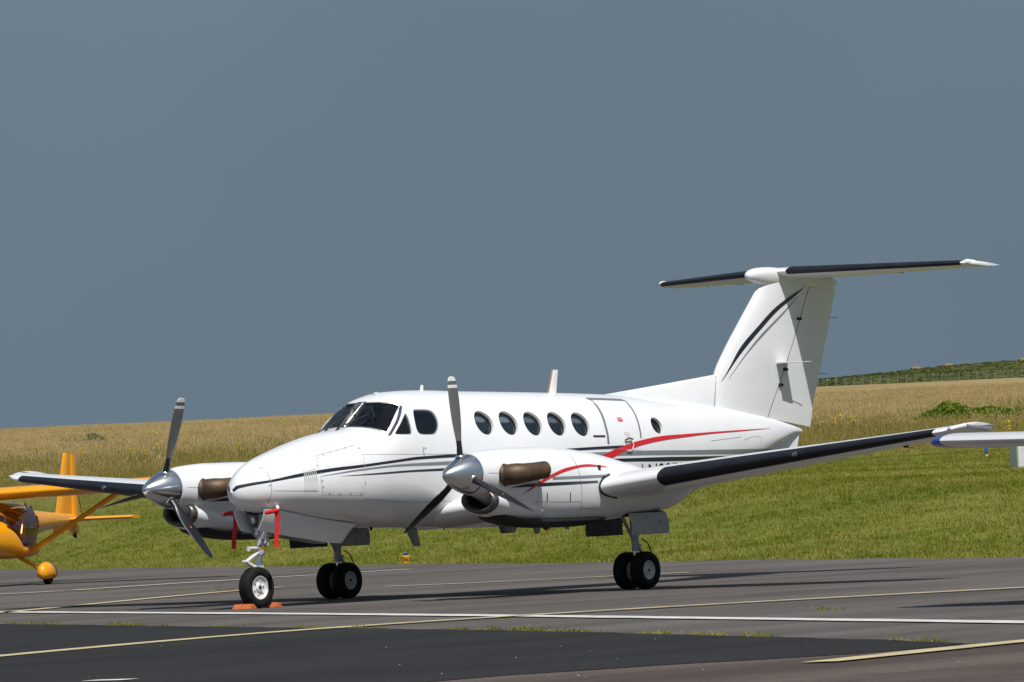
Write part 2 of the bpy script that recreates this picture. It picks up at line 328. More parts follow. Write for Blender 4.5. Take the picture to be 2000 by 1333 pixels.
# ------------------------------------------------------------------ apron, patches and painted lines
def asphalt(name, c, c2, fleck):
    m = bpy.data.materials.new(name); m.use_nodes = True; t = m.node_tree; b = t.nodes['Principled BSDF']; b.inputs['Roughness'].default_value = 0.86; b.inputs['Specular IOR Level'].default_value = 0.25
    g = t.nodes.new('ShaderNodeNewGeometry')
    def noise(sc, det, st=(1, 1, 1)):
        mp = t.nodes.new('ShaderNodeMapping'); mp.inputs['Scale'].default_value = st; mp.inputs['Rotation'].default_value = (0, 0, -1.05); t.links.new(g.outputs['Position'], mp.inputs['Vector'])
        n = t.nodes.new('ShaderNodeTexNoise'); n.inputs['Scale'].default_value = sc; n.inputs['Detail'].default_value = det; n.inputs['Roughness'].default_value = 0.65; t.links.new(mp.outputs[0], n.inputs['Vector']); return n.outputs['Fac']
    r = t.nodes.new('ShaderNodeValToRGB'); r.color_ramp.elements[0].position = 0.40; r.color_ramp.elements[1].position = 0.60; r.color_ramp.elements[0].color = (*c, 1); r.color_ramp.elements[1].color = (*c2, 1); t.links.new(noise(0.40, 10, (0.22, 1, 1)), r.inputs['Fac'])
    f = t.nodes.new('ShaderNodeMapRange'); f.inputs['From Min'].default_value = 0.3; f.inputs['From Max'].default_value = 0.7; f.inputs['To Min'].default_value = 1 - fleck; f.inputs['To Max'].default_value = 1 + fleck; t.links.new(noise(22, 6), f.inputs['Value'])
    x = t.nodes.new('ShaderNodeVectorMath'); x.operation = 'SCALE'; t.links.new(r.outputs['Color'], x.inputs[0]); t.links.new(f.outputs[0], x.inputs['Scale']); t.links.new(x.outputs['Vector'], b.inputs['Base Color'])
    bp = t.nodes.new('ShaderNodeBump'); bp.inputs['Strength'].default_value = 0.35; bp.inputs['Distance'].default_value = 0.01; t.links.new(noise(60, 4), bp.inputs['Height']); t.links.new(bp.outputs[0], b.inputs['Normal'])
    return m
A_GREY = asphalt('worn_grey_asphalt', (0.072, 0.064, 0.058), (0.116, 0.103, 0.094), 0.42)
A_DARK = asphalt('fresh_dark_asphalt', (0.0130, 0.0132, 0.0134), (0.0205, 0.0205, 0.0203), 0.38)
A_BROWN = asphalt('old_brown_asphalt', (0.058, 0.044, 0.038), (0.116, 0.090, 0.078), 0.34)
def sheet(name, poly, z, m, label, cat='pavement'):
    b = M(); b.add([(p[0], p[1], z) for p in poly], [tuple(range(len(poly)))]); o = b.build(name, m, None, smooth=False); return tag(o, label, cat, kind='structure')
EDGT = np.array([0.514, 0.858])
edge_pts = []
for k in np.arange(-160, 241, 0.6):
    wv = 0.35*math.sin(k*0.35) + 0.22*math.sin(k*0.93 + 1) + rnd.uniform(-0.10, 0.10)
    edge_pts.append(EDGE0 + EDGT*k + EDGN*wv)
back = [EDGE0 + EDGT*240 - EDGN*300, EDGE0 - EDGT*160 - EDGN*300]
sheet('apron', edge_pts + back, 0.0, A_GREY, 'worn grey asphalt apron the aircraft stand on')
G2 = lambda u, v: onZ(u, v)[:2]
low_edge = [(1893, 1259), (1860, 1262), (1755, 1272), (1667, 1279), (1580, 1284.5), (1475, 1291), (1300, 1300.5), (1150, 1311), (1000, 1320), (850, 1333), (600, 1352)]
pts = [G2(*q) for q in low_edge]
sheet('old_pavement', [G2(2300, 1232)] + pts + [pts[-1] + np.array([-25, -12.]), CAM[:2] + np.array([-10, -30]), CAM[:2] + np.array([45, -25])], 0.004, A_BROWN, 'older brown tinted asphalt in front of the dark patch')
top_edge = [(-260, 1217), (0, 1220), (300, 1224), (700, 1229), (1000, 1233), (1400, 1243), (1700, 1251), (1893, 1258)]
tp = []
raw = [G2(*q) for q in top_edge]
for a, b_ in zip(raw[:-1], raw[1:]):
    n = max(2, int(np.linalg.norm(b_ - a) / 0.35))
    for k in range(n): tp.append(a + (b_ - a)*k/n + np.array([rnd.uniform(-.05, .05), rnd.uniform(-.05, .05)]))
sheet('dark_patch', tp + pts + [pts[-1] + np.array([-12, 1.])], 0.008, A_DARK, 'fresh dark asphalt patch wedge in the foreground')
PAINTW = mat('worn_white_paint', (0.62, 0.61, 0.58), 0.7, c2=(0.36, 0.34, 0.32), scale=3.5, detail=9, lo=0.42, hi=0.78, world=True)
PAINTY = mat('worn_yellow_paint', (0.52, 0.44, 0.24), 0.7, c2=(0.30, 0.26, 0.17), scale=3.0, detail=9, lo=0.42, hi=0.78, world=True)
def line(px, width, m, label, z=0.012):
    P = [G2(*q) for q in px]; P2 = []
    for a, b_ in zip(P[:-1], P[1:]):
        n = max(1, int(np.linalg.norm(b_ - a) / 0.8)); P2 += [a + (b_ - a)*k/n for k in range(n)]
    P2.append(P[-1]); P2 = np.array(P2)
    if len(P2) > 6:
        for _ in range(12): P2[1:-1] = 0.25*P2[:-2] + 0.5*P2[1:-1] + 0.25*P2[2:]
    b = M(); vs = []
    for i, p in enumerate(P2):
        t = P2[min(i+1, len(P2)-1)] - P2[max(i-1, 0)]; t /= np.linalg.norm(t); nn = np.array([-t[1], t[0]]); wd = width*(1 + rnd.uniform(-.13, .13))/2
        vs += [(*(p + nn*wd), z), (*(p - nn*wd), z)]
    b.add(vs, [(2*i, 2*i+1, 2*i+3, 2*i+2) for i in range(len(P2) - 1)]); tag(b.build('painted_line', m, None, smooth=False), label, 'marking', kind='structure')
line([(-700, 1192), (-260, 1195), (0, 1197), (500, 1200), (1000, 1204.5), (1500, 1211), (2000, 1217.5), (2600, 1226)], 0.34, PAINTW, 'long straight white painted line across the apron')
line([(-900, 1370), (-450, 1327), (-200, 1303), (0, 1284), (300, 1256), (620, 1229), (880, 1213), (1000, 1204), (1400, 1182), (2000, 1149), (2500, 1124), (3000, 1100)], 0.34, PAINTY, 'long curved yellow taxi line crossing the white line', 0.016)
line([(-60, 1204), (15, 1197), (125, 1187), (205, 1178), (300, 1170), (380, 1161), (465, 1155), (530, 1149.5), (542, 1148.5)], 0.30, PAINTY, 'yellow painted line ending by the nose wheel')
line([(-100, 1168), (0, 1162), (60, 1159), (125, 1155.5)], 0.26, PAINTW, 'short pale painted line near the yellow light aircraft')
line([(145, 1154), (300, 1143.5), (460, 1133), (530, 1129), (620, 1123.5), (712, 1118), (800, 1113)], 0.26, PAINTW, 'far thin pale painted line before the lawn')
line([(752, 1147), (900, 1141), (1060, 1133.5), (1200, 1126.5), (1345, 1119.5)], 0.28, PAINTY, 'pale yellow painted line under the fuselage')
line([(1600, 1297), (1680, 1289), (1780, 1277), (1890, 1263), (2000, 1252), (2300, 1228)], 0.34, PAINTY, 'broad yellow line on the brown asphalt edge', 0.016)
line([(175, 1333), (255, 1331)], 0.25, PAINTW, 'short white paint remnant on the dark patch', 0.016)

# ------------------------------------------------------------------ the white twin turboprop
AC = empty('turboprop_aircraft', (5.04, 0, 0), world_coords=True)
tag(AC, 'white twin turboprop aircraft with T-tail and red and navy stripes parked on the apron', 'aircraft')
def ring(body, x, n): return [body.P(x, 2*math.pi*k/n) for k in range(n)]

def fus_windows():
    W = {}
    W['windscreen_pane'] = [(2.679,-0.045,2.597),(2.719,-0.283,2.593),(2.813,-0.436,2.572),(2.858,-0.513,2.530),(2.66,-0.576,2.36),(2.453,-0.628,2.185),(2.412,-0.555,2.224),(2.368,-0.446,2.258),(2.329,-0.320,2.277),(2.300,-0.18,2.289),(2.291,-0.036,2.292),(2.48,-0.040,2.45)]
    W['quarter_window'] = [(2.866,-0.606,2.435),(2.883,-0.615,2.425),(2.843,-0.724,2.201),(2.830,-0.733,2.168),(2.799,-0.734,2.156),(2.562,-0.693,2.163),(2.555,-0.682,2.180),(2.575,-0.677,2.203),(2.831,-0.611,2.421)]
    W['pilot_window'] = [(3.037,-0.590,2.475),(3.070,-0.581,2.489),(3.352,-0.586,2.483),(3.416,-0.615,2.443),(3.432,-0.659,2.370),(3.415,-0.700,2.284),(3.374,-0.725,2.218),(3.308,-0.741,2.162),(3.244,-0.746,2.142),(3.003,-0.743,2.148),(2.951,-0.734,2.179),(2.940,-0.705,2.265),(2.988,-0.635,2.408)]
    out_ = []
    for k, v in W.items():
        if k != 'windscreen_pane':                       # round the corners
            for _ in range(2): v = [tuple(np.array(v[i])*w1 + np.array(v[(i + 1) % len(v)])*(1 - w1)) for i in range(len(v)) for w1 in (.75, .25)]
        p = [FUS.side(a, c, -1) if k != 'windscreen_pane' else np.array((a, b, c)) for a, b, c in v]
        out_.append((k, p))
    for i, (x, z, r_) in enumerate([(4.342, 2.282, .178), (4.847, 2.268, .178), (5.348, 2.250, .178), (5.847, 2.238, .178), (6.347, 2.221, .178), (8.026, 2.170, .124)]):
        c0 = FUS.side(x, z, -1); n = FUS.N(c0); up = np.cross(np.array([1., 0, 0]), n); up /= np.linalg.norm(up); up = up if up[2] > 0 else -up; fw = np.cross(up, n)
        p = []
        for k in range(28):
            q = c0 + r_*(math.cos(2*math.pi*k/28)*fw + math.sin(2*math.pi*k/28)*up); p.append(FUS.side(q[0], q[2], -1))
        out_.append(('cabin_window' if i < 5 else 'rear_window', p))
    full = []
    for k, p in out_:
        full.append((k, p, -1)); full.append((k, [q*np.array([1, -1, 1]) for q in p], 1))
    return full
WINS = fus_windows()
def shrink(p, f):
    c = sum(p) / len(p); return [c + (q - c)*f for q in p]
def project_out(q, h):
    return q + FUS.N(q) * h
def build_fuselage():
    xs = np.concatenate([[0.1, 0.104, 0.112, 0.125, 0.14, 0.16, 0.19], np.linspace(0.22, 0.6, 12), np.linspace(0.66, 2.1, 22), np.linspace(2.14, 3.2, 38), np.linspace(3.28, 8.6, 62), np.linspace(8.7, 11.9, 30), [12.0, 12.06, 12.11, 12.15, 12.17]])
    n = 120; b = M(); b.loft([ring(FUS, x, n) for x in xs]); body = b.build('fuselage', WHITE, AC, smooth=True, ang=180)
    inn = Body([(x, float(FUS.zt(x)) - .055, float(FUS.zb(x)) + .055, float(FUS.hw(x)) - .055, float(FUS.zc(x)), float(FUS.nu(x)), float(FUS.nl(x))) for x in np.linspace(2.05, 8.4, 40)])
    b = M(); b.loft([ring(inn, x, 64) for x in np.linspace(2.05, 8.4, 60)]); c1 = b.build('cut_inner', INTER, AC)
    b = M()
    for k, p, s in WINS:
        big = k == 'windscreen_pane'
        if big:
            nv = np.array([-.72, s*.36, .60]); nv /= np.linalg.norm(nv); o_ = [q + nv*.22 for q in p]; i_ = [q - nv*.085 for q in p]
        else: o_ = [project_out(q, 0.08) for q in p]; i_ = [project_out(q, -0.10) for q in p]
        n = len(p); b.loft([o_, i_], caps=False)
        for rr_ in (o_, i_): k0 = len(b.v) - 0; base = (len(b.v) - 2*n) if rr_ is o_ else (len(b.v) - n - 1); b.add([sum(rr_)/n], []); b.f += [(len(b.v) - 1, base + j, base + (j + 1) % n) for j in range(n)]; b.m += [0]*n
    c2 = b.build('cut_windows', WHITE, AC)
    for c in (c1, c2):
        md = body.modifiers.new('cut', 'BOOLEAN'); md.operation = 'DIFFERENCE'; md.solver = 'EXACT'; md.object = c
    bpy.context.view_layer.update(); dg = bpy.context.evaluated_depsgraph_get()
    me = bpy.data.meshes.new_from_object(body.evaluated_get(dg)); body.modifiers.clear(); body.data = me; me.name = 'fuselage'
    for c in (c1, c2): bpy.data.objects.remove(c, do_unlink=True)
    me.materials.clear(); me.materials.append(WHITE); me.materials.append(INTER)
    off = OFF[AC.name]; V = np.array([v.co[:] for v in me.vertices]) + off
    on = np.zeros(len(V), bool); NN = np.zeros((len(V), 3))
    for i, p in enumerate(V):
        NN[i] = FUS.N(p); on[i] = abs(FUS.F(p)) < 0.02
    ln = np.zeros((len(me.loops), 3)); mi = np.zeros(len(me.polygons), int)
    for poly in me.polygons:
        fn = np.array(poly.normal[:]); vi = list(poly.vertices); outer = all(on[k] for k in vi) and fn @ NN[vi[0]] > 0.5
        cen = V[vi].mean(0)
        if not outer and FUS.F(cen) < -0.10: mi[poly.index] = 1
        for li, k in zip(poly.loop_indices, vi): ln[li] = NN[k] if outer else fn
    me.polygons.foreach_set('material_index', mi); me.polygons.foreach_set('use_smooth', [True]*len(me.polygons))
    me.normals_split_custom_set([tuple(q) for q in ln]); me.update()
    return body
FO = build_fuselage()

# panes, each with a bonded frame
def pane_mesh(p, h):
    c = sum(p) / len(p)
    return p, h
for k, p, s in WINS:
    big = k == 'windscreen_pane'; depth = -0.012 if big else (-0.020 if k in ('quarter_window', 'pilot_window') else -0.046)
    n = len(p); rings = []
    for f in (1.0, 0.8, 0.6, 0.4, 0.2):
        rr = []
        for q in shrink(p, f):
            if big:
                # keep the pane on the curved skin: march along x to the surface
                lo, hi = q[0] - 0.4, q[0] + 0.5
                for _ in range(28):
                    m_ = (lo + hi)/2
                    if FUS.F((m_, q[1], q[2])) > 0: lo = m_
                    else: hi = m_
                q2 = np.array([hi, q[1], q[2]])
            else: q2 = FUS.side(q[0], q[2], s)
            rr.append(project_out(q2, depth))
        rings.append(rr)
    b = M(); b.loft(rings, caps=False); b.add([sum(rings[-1]) / n] + rings[-1], [(0, 1 + j, 1 + (j + 1) % n) for j in range(n)])
    pane = b.build(k, GLASS if k in ('windscreen_pane', 'pilot_window', 'quarter_window') else WGLASS, FO, smooth=True, ang=60)
    fr = M(); fr.tube([project_out(q, 0.001 if big else depth + 0.004) for q in (lambda pp: pp + [pp[0]])(p if big else shrink(p, .96))], 0.012 if big else 0.008, 6, caps=False)
    fr.build('window_frame', BARE if big else (SEALG if k in ('quarter_window', 'pilot_window') else PANEL), pane)
    if k in ('cabin_window', 'rear_window'):
        b = M(); b.add([project_out(q, -0.075) for q in shrink(p, 1.04)], [tuple(range(n))]); sh = b.build('window_shade', SHADE, pane, smooth=False)
# centre post and side posts of the windscreen, wipers
b = M(); b.loft([[project_out(FUS.P(x, math.pi/2 + a), h) for a, h in ((-w_, -.02), (-w_, .006), (w_, .006), (w_, -.02))] for x in np.linspace(2.26, 2.71, 12) for w_ in (0.052,)]); b.build('windscreen_post', BARE, FO)
for s in (-1, 1):
    b = M(); A = FUS.side(2.472, 2.165, s, .004); B = FUS.side(2.885, 2.545, s, .004)
    b.loft([[p_ + d_ for d_ in ((-.022, 0, 0), (.022, 0, 0), (.022, s*.018, 0), (-.022, s*.018, 0))] for p_ in [FUS.side(2.472 + (2.885 - 2.472)*t_, 2.165 + (2.545 - 2.165)*t_, s, -.004) for t_ in np.linspace(0, 1, 9)]]); b.build('windscreen_side_post', BARE, FO)
for (y0, ya, za) in ((-0.07, -0.30, 2.43), (0.16, 0.02, 2.46)):
    b = M()
    def onskin(y, z, h):
        lo, hi = 1.6, 3.0
        for _ in range(30):
            m_ = (lo + hi)/2
            if FUS.F((m_, y, z)) > 0: lo = m_
            else: hi = m_
        q = np.array([hi, y, z]); return q + FUS.N(q)*h
    A = onskin(y0, 2.262, .03); b.tube([onskin(y0, 2.250, -.01), A], 0.016, 8); b.tube([A, onskin(ya, za, .03)], [.010, .006], 6); b.tube([onskin(ya - .10, za - .04, .016), onskin(ya + .05, za + .10, .016)], 0.007, 6)
    b.build('wiper', PANEL, FO)
# cockpit: panel, seats, bulkhead
b = M(); b.box((2.52, 0, 2.02), (0.42, 1.16, 0.28)); b.build('instrument_panel', PANEL, FO, bevel=.03)
b = M(); b.loft([[np.array([x_, q[1]*.90, 1.75 + (q[2] - 1.75)*.90]) for q in ring(FUS, 3.62, 40)] for x_ in (3.60, 3.63)]); b.build('bulkhead', INTER, FO)
for s in (-1, 1):
    b = M(); b.box((3.12, s*.34, 2.02), (0.12, 0.42, 0.62)); b.box((3.14, s*.34, 2.40), (0.08, 0.22, 0.16)); b.build('cockpit_seat', SEAT, FO, bevel=.04)

# livery and lines laid on the skin
def skin_band(body, up, lo, m, name, parent, s=-1, off=0.003, rows=4, step=0.05, mirror=False):
    """band between an upper and a lower polyline of (x, z) on a body's side"""
    ux, uz = zip(*up); lx, lz = zip(*lo); fu = pchip(ux, uz); fl = pchip(lx, lz); x0 = max(ux[0], lx[0]); x1 = min(ux[-1], lx[-1])
    X = np.linspace(x0, x1, max(6, int((x1 - x0)/step))) if x0 > .3 or body is not FUS else np.concatenate([x0 + (.5 - x0)*np.linspace(0, 1, 36)**2, np.linspace(.55, x1, int(x1/step))])
    for sd_ in ((s, -s) if mirror else (s,)):
        b = M(); vs = []; 
        for x in X:
            a, c = float(fl(x)), float(fu(x)); c = max(c, a + 0.0008)
            vs += [body.side(x, a + (c - a)*k/rows, sd_, off) for k in range(rows + 1)]
        b.add(vs, [(i*(rows+1) + k, (i+1)*(rows+1) + k, (i+1)*(rows+1) + k + 1, i*(rows+1) + k + 1) for i in range(len(X)-1) for k in range(rows)]); b.build(name, m, parent, ang=180)
def skin_line(body, pts, wd, m, name, parent, s=-1, off=0.0022, dx=0.05):
    P = [np.array(p, float) for p in pts]; Q = []
    for a, c in zip(P[:-1], P[1:]):
        n = max(1, int(np.linalg.norm(c - a)/dx)); Q += [a + (c - a)*k/n for k in range(n)]
    Q.append(P[-1]); b = M(); vs = []
    for i, q in enumerate(Q):
        t = Q[min(i+1, len(Q)-1)] - Q[max(i-1, 0)]; t = t/np.linalg.norm(t); nn = np.array([-t[1], t[0]])*wd/2
        vs += [body.side(*(q + nn), s, off), body.side(*(q - nn), s, off)]
    b.add(vs, [(2*i, 2*i+1, 2*i+3, 2*i+2) for i in range(len(Q)-1)]); return b.build(name, m, parent, ang=180)
s1u = [(0.106,1.532),(0.112,1.545),(0.120,1.558),(0.135,1.580),(0.176,1.596),(0.496,1.639),(0.932,1.710),(1.484,1.765),(1.836,1.785),(2.494,1.835),(2.881,1.863),(3.634,1.878),(4.6,1.888),(5.786,1.896),(6.656,1.910),(7.16,1.915)]
s1l = [(0.106,1.510),(0.112,1.516),(0.120,1.525),(0.135,1.543),(0.168,1.556),(0.486,1.609),(0.917,1.666),(1.468,1.723),(1.825,1.748),(2.493,1.802),(2.876,1.826),(3.629,1.838),(4.6,1.850),(5.785,1.862),(6.649,1.872),(7.16,1.873)]
skin_band(FUS, s1u, s1l, NAVY, 'navy_stripe', FO, mirror=True)
skin_band(FUS, [(1.183,1.660),(1.823,1.731),(2.598,1.775),(3.537,1.789),(5.0,1.812),(6.249,1.832),(7.484,1.832),(8.830,1.814),(10.70,1.801),(11.16,1.796)], [(1.183,1.657),(1.818,1.708),(2.595,1.746),(3.534,1.741),(5.0,1.762),(6.243,1.784),(7.476,1.772),(8.823,1.755),(10.73,1.743),(11.16,1.790)], GREYP, 'grey_stripe', FO, mirror=True)
skin_band(FUS, [(1.509,1.650),(2.064,1.670),(2.728,1.691),(3.399,1.700),(5.0,1.718),(6.864,1.737),(8.075,1.734),(8.820,1.726),(9.613,1.719),(10.3,1.712)], [(1.509,1.648),(2.063,1.652),(2.727,1.666),(3.398,1.668),(5.0,1.680),(6.861,1.695),(8.071,1.678),(8.819,1.673),(9.617,1.685),(10.3,1.710)], NAVY, 'navy_pinstripe', FO, mirror=True)
skin_band(FUS, [(6.50,1.735),(6.616,1.772),(7.111,1.899),(7.656,1.988),(8.156,2.029),(8.647,2.040),(9.305,2.056),(10.125,2.073),(11.08,2.087)], [(6.50,1.66),(6.801,1.728),(7.196,1.838),(7.635,1.918),(8.131,1.968),(8.627,1.996),(9.291,2.030),(10.114,2.054),(11.079,2.084)], RED, 'red_swoosh', FO, off=0.0055, mirror=True)
# airstair door: grey sealing strip, handle, placard
skin_line(FUS, [(6.832,1.940),(6.852,2.061),(6.860,2.179),(6.895,2.342),(6.921,2.471),(6.945,2.566)], 0.042, SEALG, 'door_seal', FO, off=.004)
skin_line(FUS, [(7.571,2.005),(7.606,2.179),(7.639,2.329),(7.666,2.443),(7.700,2.517),(7.66,2.543)], 0.030, SEALG, 'door_seal', FO, off=.004)
skin_line(FUS, [(6.89,2.570),(7.2,2.560),(7.67,2.540)], 0.030, SEALG, 'door_seal', FO, off=.0045)
skin_line(FUS, [(6.835,1.88),(7.2,1.86),(7.56,1.84)], 0.005, LINEM, 'door_gap', FO, off=.0065)
skin_line(FUS, [(6.535,2.054),(6.790,2.048)], 0.022, PANEL, 'door_latch', FO, off=.008)
skin_line(FUS, [(7.188,2.268),(7.290,2.268)], 0.054, RED, 'exit_placard', FO, off=.003)
for k in range(4): skin_line(FUS, [(7.215 + .008*k, 2.085 - .020*k), (7.335 + .008*k, 2.083 - .020*k)], 0.004, mat('faded_red_print', (0.62, 0.30, 0.29), 0.5), 'placard_print', FO)
b = M(); b.tube([FUS.side(7.19, 1.985, -1, .02), FUS.side(7.27, 2.0, -1, .035), FUS.side(7.36, 1.99, -1, .02)], .012, 8); b.tube([FUS.side(7.22, 1.995, -1, .0), FUS.side(7.21, 1.93, -1, .012)], .010, 6); b.build('door_handle', BARE, FO)
b = M(); b.tube([FUS.side(7.33, 1.98, -1, .02), FUS.side(7.345, 1.91, -1, .03), FUS.side(7.30, 1.845, -1, .03), FUS.side(7.20, 1.838, -1, .02)], .008, 6); b.build('door_strap', mat('pale_strap', (.62, .58, .55), .7), FO)
def flat_text(txt, size, f, m, name, parent):
    cu = bpy.data.curves.new('txt', 'FONT'); cu.body = txt; cu.size = size; cu.fill_mode = 'FRONT'; cu.resolution_u = 2; ob = bpy.data.objects.new('txt', cu); col.objects.link(ob); bpy.context.view_layer.update()
    tm_ = bpy.data.meshes.new_from_object(ob.evaluated_get(bpy.context.evaluated_depsgraph_get())); bpy.data.objects.remove(ob, do_unlink=True)
    b = M(); b.add([f(v.co.x, v.co.y) for v in tm_.vertices], [tuple(q.vertices) for q in tm_.polygons]); return b.build(name, m, parent, ang=180)
flat_text('EXIT', .042, lambda x, y: FUS.side(7.194 + x, 2.253 + y, -1, .006), WHITE, 'placard_lettering', FO)
# skin joints, access panels, rivets, louvres
skin_line(FUS, [(0.470,1.86),(0.477,1.80),(0.492,1.72),(0.498,1.60),(0.489,1.48),(0.483,1.37),(0.475,1.28)], 0.006, LINEM, 'radome_joint', FO, off=.0045)
skin_line(FUS, [(1.18,1.639),(1.208,1.441),(1.879,1.418),(1.928,1.862),(1.968,2.015),(1.907,2.047),(1.241,1.924),(1.18,1.75)], 0.0045, mat('faint_gap', (0.52, 0.53, 0.54), 0.6), 'baggage_panel_joint', FO, off=.0065)
skin_line(FUS, [(0.51,1.500),(1.14,1.470)], 0.005, LINEM, 'skin_joint', FO)
skin_line(FUS, [(1.941,1.918),(2.997,1.894),(3.634,1.878)], 0.0045, LINEM, 'skin_joint', FO)
skin_line(FUS, [(1.906,1.342),(2.413,1.302),(2.814,1.267),(4.6,1.247)], 0.0045, LINEM, 'skin_joint', FO)
skin_line(FUS, [(3.053,1.967),(2.985,1.984),(3.000,1.880)], 0.010, LINEM, 'drain_probe', FO, off=.008)
skin_line(FUS, [(9.30,1.935),(10.15,1.975)], 0.006, LINEM, 'skin_joint', FO); skin_line(FUS, [(10.2,1.93),(10.55,1.985),(10.75,1.96),(10.7,1.87)], 0.005, LINEM, 'tail_panel_joint', FO)
b = M()
for (x, z) in [(1.205,1.60),(1.21,1.52),(1.32,1.437),(1.48,1.430),(1.66,1.426),(1.84,1.42),(1.90,1.55),(1.92,1.72),(1.26,1.90),(1.36,1.932),(1.48,1.962),(1.60,1.985),(1.74,2.012),(1.86,2.035),(1.945,2.0),(1.20,1.70),(1.19,1.80),(.455,1.80),(.475,1.70),(.475,1.57),(.46,1.40),(2.3,1.30),(2.6,1.28)]:
    c0 = FUS.side(x, z, -1, .001); b.lathe([(0, .011), (.004, .009)], c0, FUS.N(c0), 8)
b.build('fastener', mat('fastener_grey', (0.35, 0.36, 0.37), 0.4, 0.5), FO)['kind'] = 'stuff'
for k in range(7):
    x = 0.965 + k*0.029; b = M(); b.tube([FUS.side(x, 1.735 + .006*k, -1, .004), FUS.side(x - .012, 1.62, -1, .010), FUS.side(x - .026, 1.488, -1, .006)], [.006, .008, .005], 6); b.build('nose_louvre', mat('louvre_grey', (0.55, 0.57, 0.58), 0.4), FO)
# registration on the aft flank, partly hidden by the wing
cu = bpy.data.curves.new('reg', 'FONT'); cu.body = 'N2275'; cu.size = 0.30; cu.space_character = 1.12; cu.fill_mode = 'FRONT'; tob = bpy.data.objects.new('reg', cu); col.objects.link(tob)
bpy.context.view_layer.update(); tm = bpy.data.meshes.new_from_object(tob.evaluated_get(bpy.context.evaluated_depsgraph_get())); bpy.data.objects.remove(tob, do_unlink=True)
bm = bmesh.new(); bm.from_mesh(tm); bmesh.ops.subdivide_edges(bm, edges=[e for e in bm.edges if e.calc_length() > .05], cuts=3); bmesh.ops.triangulate(bm, faces=bm.faces)
tv = [v.co.copy() for v in bm.verts]; tf = [tuple(v.index for v in f.verts) for f in bm.faces]; bm.free()
b = M(); b.add([FUS.side(7.66 + p.x, 1.445 + p.y, -1, .004) for p in tv], tf); b.build('registration', NAVY, FO, ang=180)
skin_line(FUS, [(7.545,1.656),(7.535,1.45)], 0.030, GREYP, 'registration_bar', FO, off=.004)
# roof antennas, beacon
def blade(base, h, sweep, c0, c1, th, name, m, parent, up=1):
    b = M(); rings = []
    for t_ in (0, .5, .9, 1):
        c = c0 + (c1 - c0)*t_; x = base[0] + sweep*t_; z = base[2] + up*h*t_; w_ = th*(1 - .3*t_)*(0.5 if t_ == 1 else 1)
        rings.append([(x + c*f, base[1] + w_*g_, z) for f, g_ in ((0, 0), (.15, .8), (.4, 1), (.8, .6), (1, 0), (.8, -.6), (.4, -1), (.15, -.8))])
    b.loft(rings); return b.build(name, m, parent)
o = blade((6.52, 0, 2.655), .33, .12, .19, .13, .016, 'roof_antenna', WHITE, FO); blade((6.515, 0, 2.655), .33, .12, .03, .03, .017, 'antenna_edge', mat('worn_tan_edge', (.33, .20, .10), .7), o)
blade((3.87, 0, 2.735), .085, .03, .08, .05, .012, 'roof_antenna', WHITE, FO)
b = M(); b.lathe([(0, .06), (.02, .055), (.035, .03), (.04, 0)], (3.0, 0.0, 2.705), (0, 0, 1), 16); b.build('roof_lamp', LENS, FO)
# belly antennas
blade((3.30, -.12, .96), .27, .16, .24, .16, .012, 'belly_antenna', GREYP, FO, up=-1)
blade((5.25, -.1, .90), .10, .04, .42, .30, .05, 'belly_antenna', GREYP, FO, up=-1); blade((5.95, -.1, .89), .12, .05, .20, .10, .012, 'belly_antenna', GREYP, FO, up=-1)
b = M(); b.lathe([(0, .06), (.06, .055), (.09, .02)], (6.25, -.1, .90), (0, 0, -1), 14); b.build('belly_beacon', mat('red_lens', (.35, .01, .01), .2), FO)
blade((6.62, -.1, .90), .09, .03, .12, .09, .012, 'belly_antenna', GREYP, FO, up=-1); blade((2.62, -.1, .975), .05, .02, .08, .04, .012, 'drain_mast', PANEL, FO, up=-1); blade((4.1, -.1, .925), .05, .02, .03, .02, .008, 'drain_mast', PANEL, FO, up=-1)

# ------------------------------------------------------------------ wings
def airfoil(tc, n=22, camber=0.02):
    xs = [0.5*(1 - math.cos(math.pi*k/n)) for k in range(n + 1)]
    yt = [5*tc*(0.2969*math.sqrt(x) - 0.126*x - 0.3516*x*x + 0.2843*x**3 - 0.1036*x**4) for x in xs]
    yc = [camber*4*x*(1 - x) for x in xs]
    up = [(x, c + t_) for x, t_, c in zip(xs, yt, yc)]; lo = [(x, c - t_) for x, t_, c in zip(xs, yt, yc)]
    return up[::-1] + lo[1:-1]           # trailing edge, over the top to the nose, back underneath
def sect(y, xle, c, z, tc, inc=0.0, camber=0.02):
    return [(xle + c*(a*math.cos(inc) + b_*math.sin(inc)), y, z + c*(b_*math.cos(inc) - a*math.sin(inc))) for a, b_ in airfoil(tc, camber=camber)]
def boot_rings(fs, y0, y1, n, frac, off):
    rings = []
    for k in range(n + 1):
        y = y0 + (y1 - y0)*k/n; xle, c, z, tc, inc = fs(y); row = []
        for j in range(-8, 9):
            t_ = (abs(j)/8)**1.5*frac; a = t_; yt = 5*tc*(0.2969*math.sqrt(a) - 0.126*a - 0.3516*a*a); yc = .02*4*a*(1 - a)
            sgn = 1 if j >= 0 else -1; px_, pz_ = a, yc + sgn*yt
            nx = -1 + (abs(j)/8); l = math.hypot(nx, 1); ox, oz = (-(1 - (abs(j)/8)), sgn*(abs(j)/8)); l = math.hypot(ox, oz); ox /= l; oz /= l
            row.append((xle + c*(px_*math.cos(inc) + pz_*math.sin(inc)) + ox*off, y, z + c*(pz_*math.cos(inc) - px_*math.sin(inc)) + oz*off))
        rings.append(row)
    return rings
